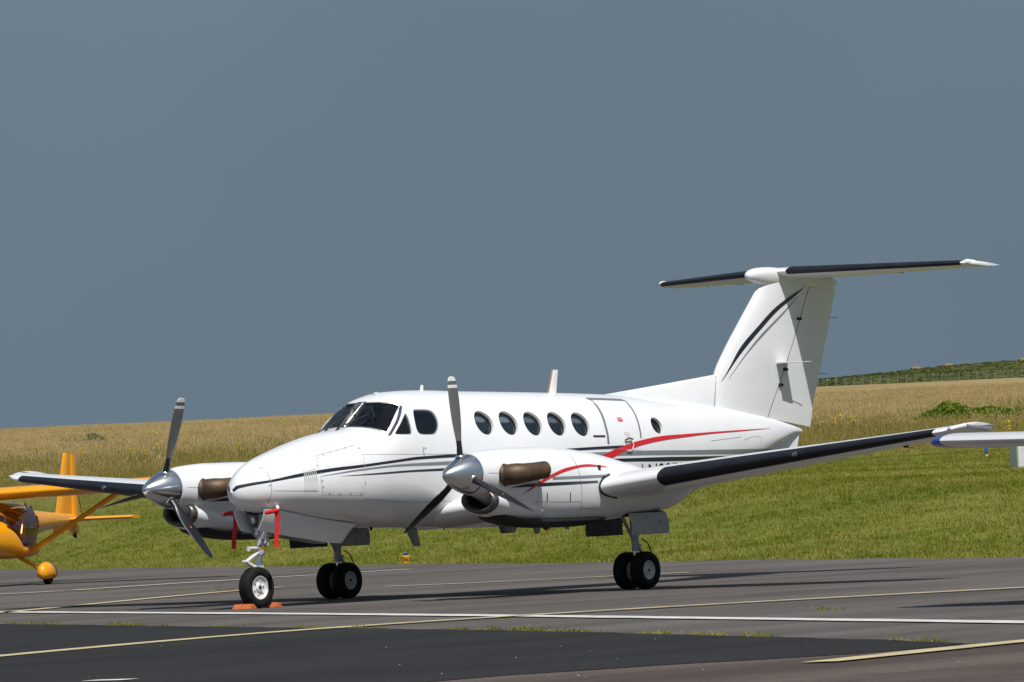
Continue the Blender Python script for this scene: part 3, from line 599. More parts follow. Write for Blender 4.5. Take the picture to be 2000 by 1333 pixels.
wX = pchip([0, 2.2, 3.0, 3.9, 8.1], [3.45, 3.60, 3.80, 3.84, 4.37]); wC = pchip([0, 2.2, 3.0, 3.9, 8.1], [2.45, 2.30, 2.12, 1.98, 0.98]); wT = pchip([0, 3, 8.1], [.17, .165, .12])
def wing_at(y): return float(wX(y)), float(wC(y)), 1.355 + .0975*(y - 3.0), float(wT(y)), R(2.5) - R(2.0)*y/8
for s in (-1, 1):
    rings = []
    for y in list(np.linspace(0.3, 8.1, 30)): rings.append(sect(s*y, *wing_at(y)[:4], wing_at(y)[4]))
    x0, c0, z0, t0, i0 = wing_at(8.1)
    b = M(); b.loft(rings); wg = b.build('wing', WHITE, AC)
    b = M(); tr = []
    for dy, fx, fc, dz in ((0.004, 0, 1.0, 0), (.07, .02, .97, .012), (.13, .07, .90, .030), (.18, .16, .78, .052), (.205, .28, .60, .068), (.215, .40, .40, .075)): tr.append(sect(s*(8.1 + dy), x0 + c0*fx, c0*fc, z0 + dz, t0*(1 if dy < .1 else .9), i0))
    b.loft(tr); tp_ = b.build('wing_tip', WHITE, wg)
    b = M(); b.loft([[(x0 + .30 + f_*.52, s*(8.13 + dy), z0 + .050 - .045*f_ + dz) for dy, dz in ((0, 0), (.03, .034), (.10, .052), (.17, .045), (.195, .02), (.19, -.01))] for f_ in np.linspace(0, 1, 7)]); b.build('tip_grey_piece', SEALG, tp_, ang=60)  # grey piece added only to darken the rear of the wing tip
    b = M(); b.lathe([(0, .026), (.03, .024), (.05, .014), (.056, 0)], (x0 + .075, s*8.20, z0 + .035), (-1, s*.6, 0.1), 14); b.build('position_lamp', LENS, tp_)
    b = M(); b.loft(boot_rings(lambda y: wing_at(abs(y)), s*3.98, s*8.0, 24, .085, .004), closed=False); b.build('deice_boot', BOOT, wg, ang=180)
    for k in range(5):
        y = 4.6 + k*.72; x_, c_, z_, t_, i_ = wing_at(y); b = M(); b.tube([(x_ + c_*.99, s*y, z_ - .02), (x_ + c_*.99 + .16, s*y, z_ - .05)], .004, 5); b.build('static_wick', PANEL, wg)
    for y in (6.9,):
        x_, c_, z_, t_, i_ = wing_at(y); b = M(); b.box((x_ + c_*.85, s*y, z_ - c_*t_*.22), (c_*.08, .02, .03)); b.build('hinge_fairing', PANEL, wg, bevel=.005)
    x_, c_, z_, t_, i_ = wing_at(6.05); b = M(); b.lathe([(0, .035), (.03, .028), (.04, 0)], (x_ - .004, s*6.05, z_ + .01), (-1, 0, .1), 12); b.build('stall_sensor', BARE, wg)
    x_, c_, z_, t_, i_ = wing_at(3.07); b = M(); b.tube([(x_ + c_*a, s*3.06, z_ + c_*bb) for a, bb in ((.10, .075), (.04, .055), (.006, .02), (.0, -.0), (.012, -.032), (.05, -.05), (.16, -.072))], .014, 6); b.build('wing_root_seal', BOOT, wg)
# ------------------------------------------------------------------ engines and propellers
for s in (-1, 1):
    y0 = s*2.615; B = NAC[s]
    b = M(); xs = np.concatenate([[1.72, 1.74, 1.77], np.linspace(1.8, 2.5, 18), np.linspace(2.6, 5.95, 38), [6.0, 6.05, 6.1, 6.13, 6.15]]); b.loft([ring(B, x, 72) for x in xs]); nc = b.build('engine_nacelle', WHITE, AC, ang=60)
    # chin inlet: metal lip round a dark throat
    def oval(x, rx, rz, zc, n=32): return [(x, y0 + rx*math.cos(2*math.pi*k/n), zc + rz*math.sin(2*math.pi*k/n)) for k in range(n)]
    b = M(); b.loft([oval(1.955, .297, .176, 1.252), oval(1.90, .288, .168, 1.257), oval(1.872, .272, .155, 1.262), oval(1.862, .256, .142, 1.264), oval(1.872, .240, .129, 1.265), oval(1.95, .226, .118, 1.265)], caps=False); b.build('inlet_lip', LIP, nc, ang=70)
    b = M(); b.loft([oval(1.953, .296, .175, 1.252), oval(2.10, .325, .205, 1.225), oval(2.30, .340, .220, 1.185), oval(2.55, .345, .222, 1.155), oval(2.9, .335, .20, 1.13), oval(3.3, .30, .16, 1.12)], caps=False); b.build('inlet_scoop', WHITE, nc, ang=70)
    b = M(); b.loft([oval(1.94, .228, .120, 1.265), oval(2.18, .19, .10, 1.25)], caps=False); b.add(oval(2.18, .19, .10, 1.25), [tuple(range(32))]); b.build('inlet_throat', DARK, nc)
    # black belly of the cowl
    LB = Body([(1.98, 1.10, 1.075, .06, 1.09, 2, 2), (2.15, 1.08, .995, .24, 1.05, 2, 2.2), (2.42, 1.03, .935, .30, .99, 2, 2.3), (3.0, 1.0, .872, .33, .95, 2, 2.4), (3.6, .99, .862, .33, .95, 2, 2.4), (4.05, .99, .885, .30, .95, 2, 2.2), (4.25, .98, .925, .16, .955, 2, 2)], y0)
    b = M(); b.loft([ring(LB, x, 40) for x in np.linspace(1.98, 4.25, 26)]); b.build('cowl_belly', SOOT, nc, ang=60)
    for t_ in (-1, 1):
        P0 = np.array([2.06, y0 + t_*.24, 1.565]); path = [P0, P0 + (.02, t_*.12, .003), P0 + (.08, t_*.215, .010), P0 + (.18, t_*.262, .018), P0 + (.34, t_*.290, .030), P0 + (.52, t_*.305, .044)]
        b = M(); b.tube(path, [.128, .135, .135, .122, .116, .114], 24, caps=False); b.tube([path[-1], path[-1] - (.02, 0, 0), path[-2]], [.114, .106, .104], 24, caps=False)
        ex = b.build('exhaust_stack', EXH, nc, ang=60)
        b = M(); b.lathe([(0, .15), (.02, .145), (.035, .13)], P0 + (0.0, t_*.075, 0.0), (.35, t_*1, .03), 24, caps=False); b.build('exhaust_collar', EXH, ex)
        b = M(); b.add([path[-2] + np.array([0, .095*math.cos(2*math.pi*k/20), .095*math.sin(2*math.pi*k/20)]) for k in range(20)], [tuple(range(20))]); b.build('exhaust_bore', DARK, ex)
    # livery on both flanks
    for sd_ in (-1, 1):
        skin_band(B, [(2.353,1.322),(2.532,1.419),(2.838,1.540),(3.236,1.631),(3.635,1.660),(4.044,1.618)], [(2.353,1.318),(2.566,1.401),(2.833,1.499),(3.219,1.590),(3.616,1.630),(4.042,1.612)], RED, 'red_swoosh', nc, s=sd_, off=.0055) if sd_ == s else None
        skin_band(B, [(2.888,1.515),(3.95,1.517)], [(2.885,1.480),(3.95,1.481)], GREYP, 'grey_stripe', nc, s=sd_)
        skin_band(B, [(2.146,1.404),(2.447,1.443),(3.010,1.447),(3.79,1.445)], [(2.146,1.401),(2.447,1.401),(3.008,1.406),(3.79,1.415)], NAVY, 'navy_stripe', nc, s=sd_)
        for pts_, w_ in (([(2.778,1.318),(2.795,1.212)], .014), ([(3.229,1.311),(3.247,1.198)], .014)): skin_line(B, pts_, w_, PANEL, 'cowl_latch', nc, s=sd_, off=.006)
        skin_line(B, [(2.610,1.206),(3.470,1.185)], .005, LINEM, 'cowl_joint', nc, s=sd_); skin_line(B, [(3.41,1.80),(3.410,1.669),(3.450,1.381),(3.496,1.097),(3.5,1.0)], .006, LINEM, 'cowl_joint', nc, s=sd_, off=.0045)
        skin_line(B, [(3.496,1.097),(3.810,1.081)], .005, LINEM, 'cowl_joint', nc, s=sd_); skin_line(B, [(1.79,1.60),(2.05,1.59)], .005, LINEM, 'cowl_joint', nc, s=sd_)
        skin_line(B, [(2.58,1.52),(2.62,1.35),(2.62,1.20),(2.56,1.04)], .0045, LINEM, 'cowl_joint', nc, s=sd_)
        c0 = B.side(3.86, 1.60, sd_, .004); bb = M(); bb.box(c0, (.05, .01, .09)); bb.build('vent', PANEL, nc)
    pr = empty('propeller', (5.04, 0, 0), world_coords=True); pr.location = (0, 0, 0); pr.parent = AC
    hx, hz = 1.60, 1.607
    b = M(); b.lathe([(0, 0), (.004, .012), (.02, .034), (.06, .070), (.12, .110), (.20, .155), (.28, .195), (.36, .228), (.43, .250), (.48, .258), (.50, .256), (.505, .20)], (1.225, y0, 1.594), (1, 0, 0.0), 48); b.build('spinner', CHROME, pr, ang=50)
    th0 = {-1: R(-5.6), 1: R(18.95)}[s]
    for kb in range(3):
        a = th0 + kb*2*math.pi/3; rad = np.array([0, -math.sin(a), math.cos(a)]); tan = np.array([0, -math.cos(a), -math.sin(a)])   # tan points to port when the blade stands up
        rings = []; rs = [.15, .20, .27, .34, .42, .52, .64, .78, .92, 1.05, 1.10, 1.14, 1.19, 1.225, 1.243, 1.25]
        fc = pchip([.15, .27, .36, .52, .70, .95, 1.10, 1.19, 1.225, 1.243, 1.25], [.085, .085, .105, .165, .195, .190, .165, .140, .115, .07, .012]); ft = pchip([.15, .27, .40, .6, 1.25], [.085, .080, .045, .028, .010]); fb = pchip([.15, .4, .75, 1.25], [R(108), R(103), R(91), R(80)])
        seg = 20
        for r_ in rs:
            be = float(fb(r_)); ch = np.array([math.sin(be), 0, 0]) + tan*math.cos(be); ch = ch/np.linalg.norm(ch); nn = np.cross(ch, rad); nn = nn if nn @ tan > 0 else -nn
            rings.append([np.array([hx, y0, hz]) + rad*r_ + ch*(float(fc(r_))/2*math.cos(2*math.pi*k/seg) + (.0 if r_ < .3 else .012)) + nn*(float(ft(r_))/2*math.sin(2*math.pi*k/seg)) for k in range(seg)])
        b = M()
        for i in range(len(rs) - 1):
            vs = rings[i] + rings[i+1]; rm = (rs[i] + rs[i+1])/2
            for k in range(seg):
                k2 = (k + 1) % seg; front = math.sin(2*math.pi*(k + .5)/seg) > 0
                b.cur = (0 if rm < .40 else (2 if (rm > 1.19 or 1.10 < rm < 1.14) else 1)) if front else 0
                b.add([vs[k], vs[k2], vs[seg + k2], vs[seg + k]], [(0, 1, 2, 3)])
        me_b = b.build('propeller_blade', [BLADEB, BLADEG, BLADEW], pr, smooth=False)
        bm = bmesh.new(); bm.from_mesh(me_b.data); bmesh.ops.remove_doubles(bm, verts=bm.verts, dist=1e-5); bmesh.ops.recalc_face_normals(bm, faces=bm.faces); bm.to_mesh(me_b.data); bm.free()
        me_b.data.polygons.foreach_set('use_smooth', [True]*len(me_b.data.polygons)); me_b.data.set_sharp_from_angle(angle=R(50))
        be = float(fb(.72)); c0 = np.array([hx, y0, hz]) + rad*.72 - tan*.016
        b = M(); b.lathe([(0, .012), (.003, .011)], c0, -tan, 10); b.build('blade_decal', ORANGE, me_b)
        b = M(); b.lathe([(0, .075), (.02, .07), (.03, .06)], np.array([hx, y0, hz]) + rad*.205, rad, 18); b.build('blade_cuff', CHROME, me_b)
# ------------------------------------------------------------------ fin, rudder, tailplane
fLE = pchip([2.0, 2.42, 2.865, 3.2, 3.6, 4.04, 4.25], [10.02, 10.10, 10.21, 10.46, 10.83, 11.25, 11.44]); fTE = pchip([2.0, 2.10, 2.52, 4.06, 4.25], [12.28, 12.32, 12.51, 13.13, 13.2]); fH = pchip([2.0, 2.2, 3.4, 4.1, 4.25], [11.10, 11.22, 12.0, 12.40, 12.49])
def fin_half(x, z):
    a = (x - float(fLE(z)))/(float(fTE(z)) - float(fLE(z))); a = min(max(a, 0), 1); tc = .115
    return (float(fTE(z)) - float(fLE(z)))*5*tc*(0.2969*math.sqrt(a) - 0.126*a - 0.3516*a*a + 0.2843*a**3 - 0.1036*a**4) + .002
def fin_loft(xa, xb, zs, n=16):
    rings = []
    for z in zs:
        A, B_ = xa(z), xb(z); X = [A + (B_ - A)*(0.5*(1 - math.cos(math.pi*k/n))) for k in range(n + 1)]
        rings.append([(x, -fin_half(x, z), z) for x in X] + [(x, fin_half(x, z), z) for x in X[::-1]])
    b = M(); b.loft(rings); return b
fin = fin_loft(lambda z: float(fLE(z)), lambda z: float(fH(z)) - .006, np.linspace(2.05, 4.22, 24)).build('tail_fin', WHITE, AC)
rud = fin_loft(lambda z: float(fH(z)) + .006 if z > 2.235 else float(fH(z)) + .006, lambda z: float(fTE(z)), np.linspace(2.235, 4.08, 18))
rv = [list(p) for p in rud.v]
for p in rv:                                             # the lower edge drops aft
    f_ = max(0, (2.5 - p[2])/0.265); p[2] -= f_*0.135*max(0, (p[0] - 11.22))/1.1
rud.v = [tuple(p) for p in rv]; rudo = rud.build('rudder', WHITE, AC)
b = M(); b.loft([[(x, y, z) for (y, z) in ((-.055*t_ - .01, float(FUS.zt(x)) - .05), (-.03*t_ - .008, z1 - .05*t_), (0, z1), (.03*t_ + .008, z1 - .05*t_), (.055*t_ + .01, float(FUS.zt(x)) - .05))] for x, t_ in zip(np.linspace(7.70, 10.26, 22), np.linspace(0, 1, 22)) for z1 in (2.630 + (2.872 - 2.630)*((x - 7.70)/2.53)**1.05,)], closed=True); b.build('dorsal_fin', WHITE, AC, ang=50)
b = M(); b.tube([(10.095, -.075, 2.43), (10.15, -.055, 2.62), (10.215, -.03, 2.85)], .006, 5); b.build('fin_joint', LINEM, fin)
b = M(); b.tube([(float(fH(z)), -fin_half(float(fH(z)), z) - .0005, z) for z in np.linspace(2.24, 4.07, 12)], .0045, 5); b.build('rudder_gap', PANEL, fin)
b = M(); b.loft([[(11.0, y, 1.80), (11.0, y*1.0, 1.9), (12.12, y*.4, 2.03), (12.035, y*.4, 1.785), (11.5, y*.8, 1.765)] for y in (-.03, .03)]); b.build('ventral_fin', WHITE, AC)
def fin_band(up, lo, m, name):
    fu = pchip(*zip(*[(q[1], q[0]) for q in up])); fl = pchip(*zip(*[(q[1], q[0]) for q in lo])); z0 = max(min(q[1] for q in up), min(q[1] for q in lo)); z1 = min(max(q[1] for q in up), max(q[1] for q in lo))
    b = M(); vs = []; Z = np.linspace(z0, z1, 40)
    for z in Z:
        a, c = float(fu(z)), float(fl(z)); c = max(c, a + .001); vs += [(a + (c - a)*k/3, -fin_half(a + (c - a)*k/3, z) - .004, z) for k in range(4)]
    b.add(vs, [(i*4 + k, (i+1)*4 + k, (i+1)*4 + k + 1, i*4 + k + 1) for i in range(len(Z)-1) for k in range(3)]); b.build(name, m, fin, ang=180)
FP = lambda u, v: (lambda p: (p[0], p[2]))(onY(u, v, -.07))
fin_band([FP(*q) for q in ((1407.8,745.7),(1424,713),(1443,678),(1478,635),(1505,605),(1537.4,579.7),(1569,561))], [FP(*q) for q in ((1408.2,745.7),(1430.8,708),(1451,679.6),(1483.4,640.4),(1513,608),(1543,583.7),(1569.5,561))], NAVY, 'navy_swoosh')
fin_band([FP(*q) for q in ((1418.6,740),(1445.6,698.5),(1478,656.6),(1521,613.4),(1555,579))], [FP(*q) for q in ((1419,740),(1451,694.4),(1486,654),(1526.6,612),(1555.5,579))], GREYP, 'grey_swoosh')
BUL = Body([(11.05, 4.268, 4.252, .01, 4.26, 2, 2), (11.07, 4.305, 4.215, .045, 4.26, 2, 2), (11.14, 4.345, 4.18, .085, 4.265, 2, 2), (11.30, 4.375, 4.13, .115, 4.27, 2, 2), (11.55, 4.385, 4.09, .12, 4.27, 2, 2), (11.9, 4.365, 4.07, .11, 4.25, 2, 2), (12.5, 4.32, 4.05, .10, 4.20, 2, 2), (12.95, 4.26, 4.06, .07, 4.16, 2, 2), (13.15, 4.20, 4.12, .02, 4.16, 2, 2)])
b = M(); b.loft([ring(BUL, x, 32) for x in list(np.linspace(11.05, 11.2, 8)) + list(np.linspace(11.25, 13.15, 26))]); b.build('tail_bullet', WHITE, AC, ang=60)
tX = pchip([0, 2.75, 2.9], [11.58, 12.50, 12.56]); tC = pchip([0, 2.75, 2.9], [1.56, .80, .75])
def stab_at(y): return float(tX(y)), float(tC(y)), 4.315 - .010*y, .105, R(2.6)
for s in (-1, 1):
    b = M(); b.loft([sect(s*y, *stab_at(y), camber=.0) for y in np.linspace(0.03, 2.73, 14)]); st = b.build('tailplane', WHITE, AC)
    x0, c0, z0, t0, i0 = stab_at(2.73); b = M(); b.loft([sect(s*(2.732 + dy), x0 + c0*fx, c0*fc, z0 - c0*fx*math.sin(i0), t0*(1.0 - dy), i0, 0) for dy, fx, fc in ((0, 0, 1), (.025, .04, .96), (.045, .12, .88), (.062, .28, .72), (.07, .45, .55))]); b.build('tailplane_tip', WHITE, st)
    b = M(); b.lathe([(0, .0), (.02, .03), (.08, .045), (.25, .04), (.35, .0)], (x0 + .02, s*2.74, z0 + .012), (1, 0, -.04), 12); b.build('elevator_horn', WHITE, st)
    b = M(); b.loft(boot_rings(lambda y: stab_at(abs(y)), s*.24, s*2.70, 14, .10, .004), closed=False); b.build('deice_boot', BOOT, st, ang=180)
    for y in (.9, 1.6, 2.1, 2.55):
        x_, c_, z_, t_, i_ = stab_at(y); b = M(); b.tube([(x_ + c_*.99, s*y, z_ - .003), (x_ + c_*.99 + .15, s*y, z_ - .05)], .004, 5); b.build('static_wick', PANEL, st)
    x_, c_, z_, t_, i_ = stab_at(1.45); b = M(); b.box((x_ + c_*.62, s*1.45, z_ - .06), (.16, .02, .05)); b.build('hinge_fairing', GREYP, st, bevel=.008)
for z in (3.66, 2.86):
    x_ = float(fTE(z)); b = M(); b.tube([(x_ - .02, 0, z), (x_ + .17, -.01, z - .01)], .004, 5); b.build('static_wick', PANEL, rudo)
b = M(); b.box((11.62, -.24, 3.015), (.26, .28, .022)); b.box((11.62, -.10, 3.0), (.30, .06, .05)); b.tube([(11.70, -.36, 3.015), (12.0, -.37, 3.02)], .006, 5); b.build('fin_probe', WHITE, fin, bevel=.006)
for x_, z_ in ((12.10, 3.64), (11.71, 2.92), (11.58, 2.70)): b = M(); b.box((x_, -fin_half(x_, z_) - .015, z_), (.09, .035, .04)); b.build('rudder_hinge', PANEL, fin, bevel=.006)
# ------------------------------------------------------------------ landing gear
def wheel(b_parent, c, rad, width, rimr, tyre_m, rim_m):
    c = np.array(c, float); h = width/2; b = M()
    b.lathe([(-h*.62, rimr*.98), (-h*.86, rimr*1.06), (-h, rimr + (rad - rimr)*.35), (-h*.97, rimr + (rad - rimr)*.62), (-h*.80, rad*.955), (-h*.48, rad*.992), (0, rad), (h*.48, rad*.992), (h*.80, rad*.955), (h*.97, rimr + (rad - rimr)*.62), (h, rimr + (rad - rimr)*.35), (h*.86, rimr*1.06), (h*.62, rimr*.98)], c, (0, 1, 0), 44, caps=False); ty = b.build('tyre', tyre_m, b_parent, ang=60)
    b = M()
    for s_ in (-1, 1):
        b.lathe([(s_*h*.60, rimr*.985), (s_*h*.78, rimr*1.03), (s_*h*.80, rimr*.96), (s_*h*.55, rimr*.86), (s_*h*.40, rimr*.60), (s_*h*.48, rimr*.42), (s_*h*.72, rimr*.32), (s_*h*.75, rimr*.18), (s_*h*.5, .0)], c, (0, 1, 0), 32, caps=False)
        for k in range(6):
            a = 2*math.pi*k/6 + .3; b.lathe([(0, .014), (s_*.02, .012)], c + (math.cos(a)*rimr*.58, s_*h*.42, math.sin(a)*rimr*.58), (0, 1, 0), 8)
    b.build('wheel_rim', rim_m, b_parent, ang=40)
    b = M()
    for s_ in (-1, 1): b.lathe([(s_*h*.5, rimr*.17), (s_*h*.80, rimr*.16), (s_*h*.82, 0)], c, (0, 1, 0), 14)
    b.build('hub_cap', PANEL, b_parent)
def part_empty(name):
    e_ = empty(name, (5.04, 0, 0), world_coords=True); e_.location = (0, 0, 0); e_.parent = AC; return e_
for s in (-1, 1):
    g_ = part_empty('main_gear'); y0 = s*2.615; ax = np.array([5.04, y0, .246])
    for t_ in (-1, 1): wheel(g_, ax + (0, t_*.142, 0), .248, .175, .122, TYRE, WHEELW)
    b = M(); b.tube([ax + (0, -.14, 0), ax + (0, .14, 0)], .035, 12); b.tube([ax, (5.03, y0, .56)], .040, 16); b.build('axle_strut', CHROME, g_)
    b = M(); b.tube([(5.03, y0, .50), (5.03, y0, .62), (5.02, y0, 1.15)], [.046, .052, .058], 16); b.tube([(5.03, y0, .60), (4.72, y0, 1.05)], .024, 10); b.tube([(5.06, y0 - .06, .57), (5.06, y0 + .06, .57)], .028, 10); b.build('gear_leg', GREYM, g_)
    b = M(); b.tube([(5.07, y0, .30), (5.19, y0, .44)], .018, 8); b.tube([(5.19, y0, .44), (5.06, y0, .60)], .018, 8); b.build('torque_link', GREYM, g_)
    b = M(); b.tube([(5.10, y0 - .05, .66), (5.18, y0 - .09, .60), (5.24, y0 - .10, .48), (5.22, y0 - .08, .34)], .009, 6); b.build('brake_hose', PANEL, g_)
    for t_ in (-1, 1):
        yy = y0 + t_*.335; rings = []
        for z in np.linspace(1.0, .715, 7):
            bow = t_*.05*math.sin((1.0 - z)/.285*2.2); rings.append([(4.50, yy + bow, z), (5.26, yy + bow, z), (5.26 + .05*(z - .715), yy + bow + t_*.014, z), (4.50, yy + bow + t_*.014, z)])
        b = M(); b.loft(rings); dr = b.build('gear_door', mat('dirty_shaded_door', (.10, .10, .10), .7, c2=(.04, .04, .04), scale=6) if t_ == 1 else GREYM, g_, ang=30)  # starboard door of each pair: dirty inside, with its shade put into the colour
        b = M(); b.box((5.12, yy + t_*.062, .87), (.10, .012, .05)); b.build('door_hinge', GREYM, dr)
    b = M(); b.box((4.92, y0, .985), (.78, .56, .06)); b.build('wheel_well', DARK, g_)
g_ = part_empty('nose_gear'); wheel(g_, (.50, 0, .268), .270, .178, .150, TYRE, WHEELW)
top = np.array([.74, 0, 1.26]); bot = np.array([.545, 0, .50]); at_ = lambda t_: bot + (top - bot)*t_
b = M(); b.tube([at_(-.02), at_(.30)], .036, 14); b.build('oleo_piston', CHROME, g_)
b = M(); b.tube([at_(.24), at_(.27), at_(.42), at_(.60), at_(1.0)], [.05, .06, .062, .072, .085], 16); b.tube([at_(.55) + (0, -.10, .03), at_(.55) + (0, .10, .03)], .034, 10); b.box(at_(.62), (.13, .17, .12)); b.tube([at_(.55) + (0, -.07, 0), (1.15, -.09, 1.22)], .022, 8); b.tube([at_(.55) + (0, .07, 0), (1.15, .09, 1.22)], .022, 8); b.tube([at_(.40) + (.05, -.07, 0), at_(.75) + (-.03, -.08, 0)], .020, 8); b.build('gear_leg', GREYM, g_)
b = M()
b.tube([at_(.03), at_(-.01) + (-.01, .05, .03), (.50, .115, .48), (.49, .118, .268)], [.040, .04, .036, .03], 10)
b.tube([(.50, -.06, .268), (.50, .135, .268)], .026, 10); b.box(at_(.03), (.09, .12, .06)); b.build('wheel_fork', GREYM, g_, ang=45)
b = M(); b.tube([at_(.30) + (-.03, 0, 0), (.325, 0, .605)], [.030, .022], 10); b.tube([(.325, 0, .605), at_(.01) + (-.03, 0, 0)], [.022, .032], 10); b.tube([(.325, -.05, .605), (.325, .05, .605)], .022, 10); b.build('torque_link', WHEELW, g_)
b = M(); b.tube([at_(.36) + (-.02, -.02, 0), (.345, -.03, .775)], [.024, .02], 8); b.tube([(.345, -.03, .74), (.345, -.03, .80)], .022, 8); b.build('tow_lug', WHEELW, g_)
b = M(); b.tube([at_(.52) + (-.05, -.06, 0), at_(.66) + (-.07, -.12, .0)], .028, 8); b.tube([at_(.44) + (-.02, -.08, 0), at_(.60) + (-.05, -.10, .0)], .016, 8); b.build('steering_link', WHEELW, g_)
b = M(); b.tube([at_(.36) - (.0, .0, .02), at_(.36) + (.0, 0, .03)], .066, 14); b.build('strut_band', mat('brass_band', (.40, .22, .05), .5, .5), g_)
for yy, zz, xx in ((-.125, 1.135, .60), (.125, 1.135, .60), (.06, .985, .60)):
    b = M(); b.lathe([(.11, .02), (.06, .055), (0, .066), (-.012, .062)], (xx, yy, zz), (1, 0, 0), 20, caps=False); lm = b.build('landing_lamp', GREYM, g_); b = M(); b.lathe([(.03, .058), (.012, .04), (.004, 0)], (xx - .01, yy, zz), (1, 0, 0), 20); b.build('lamp_glass', CHROME, lm)
for t_ in (-1, 1):
    dt = pchip([.40, .52, .8, 1.46, 2.19], [1.27, 1.27, 1.23, 1.12, 1.02]); db = pchip([.40, .62, 1.25, 2.01, 2.19], [1.01, .97, .87, .785, .965]); X_ = list(np.linspace(.42, 2.01, 16)) + [2.10, 2.17]
    b = M(); b.loft([[(x, t_*(.275 - .125*q + .02*math.sin(3.14*q) + o_), float(dt(x)) + (float(db(x)) - float(dt(x)))*q) for q, o_ in [(k/5, 0) for k in range(6)] + [(1 - k/5, -.014) for k in range(6)]] for x in X_]); dr = b.build('gear_door', WHITE, g_, ang=30)
    for x in (.75, 1.3, 1.85): b = M(); b.tube([(x, t_*.21, float(dt(x)) - .03), (x, t_*.10, float(dt(x)) + .02)], .012, 6); b.build('door_hinge', GREYM, dr)
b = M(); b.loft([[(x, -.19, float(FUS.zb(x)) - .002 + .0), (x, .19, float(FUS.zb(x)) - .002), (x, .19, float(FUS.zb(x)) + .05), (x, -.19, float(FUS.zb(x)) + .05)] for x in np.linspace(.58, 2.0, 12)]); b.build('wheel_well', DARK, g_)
for t_ in (-1, 1):
    b = M(); b.tube([(.66, t_*.25, 1.34), (.60, t_*.34, 1.275), (.54, t_*.37, 1.245)], [.026, .022, .018], 10); b.tube([(.54, t_*.37, 1.245), (.36, t_*.37, 1.225)], .014, 8); b.build('pitot_tube', WHITE, FO)

# ------------------------------------------------------------------ red covers on the pitot tubes, chocks
for t_, lab in ((-1, 'bright red pitot cover with long ribbon hanging on the sunlit side of the white nose'), (1, 'dark red pitot cover with ribbon hanging in the shade beyond the nose wheel strut')):
    P0 = np.array([.54, t_*.37, 1.245]); e_ = empty('pitot_cover', tuple(P0 + (0, 0, -.45)), world_coords=True); tag(e_, lab, 'pitot cover', 'pitot covers')
    b = M(); b.tube([P0 + (.03, 0, .002), P0 + (0, 0, 0), P0 + (-.20, 0, -.022), P0 + (-.215, 0, -.024)], [.026, .030, .026, .010], 10); b.build('sleeve', RIB, e_)
    b = M(); path = [(0.0, 0.0, -.01), (.012, -.01, -.08), (.005, -.006, -.18), (-.012, .004, -.30), (-.02, .006, -.40), (-.028, .004, -.47)]
    wv = np.array([.018, -.022, 0]); rings = [[P0 + np.array(p) + wv*a + np.array([.003, .003, 0])*c for a, c in ((-1, -1), (0, -1), (1, -1), (1, 1), (0, 1), (-1, 1))] for p in path]
    b.loft(rings); b.build('ribbon', RIB, e_)
CHK = mat('orange_chock_paint', (0.62, 0.17, 0.045), 0.65, c2=(0.44, 0.12, 0.04), scale=16, bump=.1)
for x_, lab, L_ in ((0.225, 'orange wheel chock in front of the nose wheel', .40), (0.770, 'orange wheel chock behind the nose wheel', .30)):
    e_ = empty('wheel_chock', (x_, -.03, 0.0)); e_.scale = (.72, .72, .68); tag(e_, lab, 'chock', 'chocks at the nose wheel')
    for yo in ((-.11, .11) if x_ < .5 else (0.0,)):
        b = M(); w_ = .19 if x_ < .5 else .26; b.loft([[(-.115, yy, 0), (-.105, yy, .022), (-.035, yy, .098), (.035, yy, .098), (.105, yy, .022), (.115, yy, 0)] for yy in (yo - w_/2, yo - w_/2 + .008, yo + w_/2 - .008, yo + w_/2)]); b.build('chock_block', CHK, e_, bevel=.006)

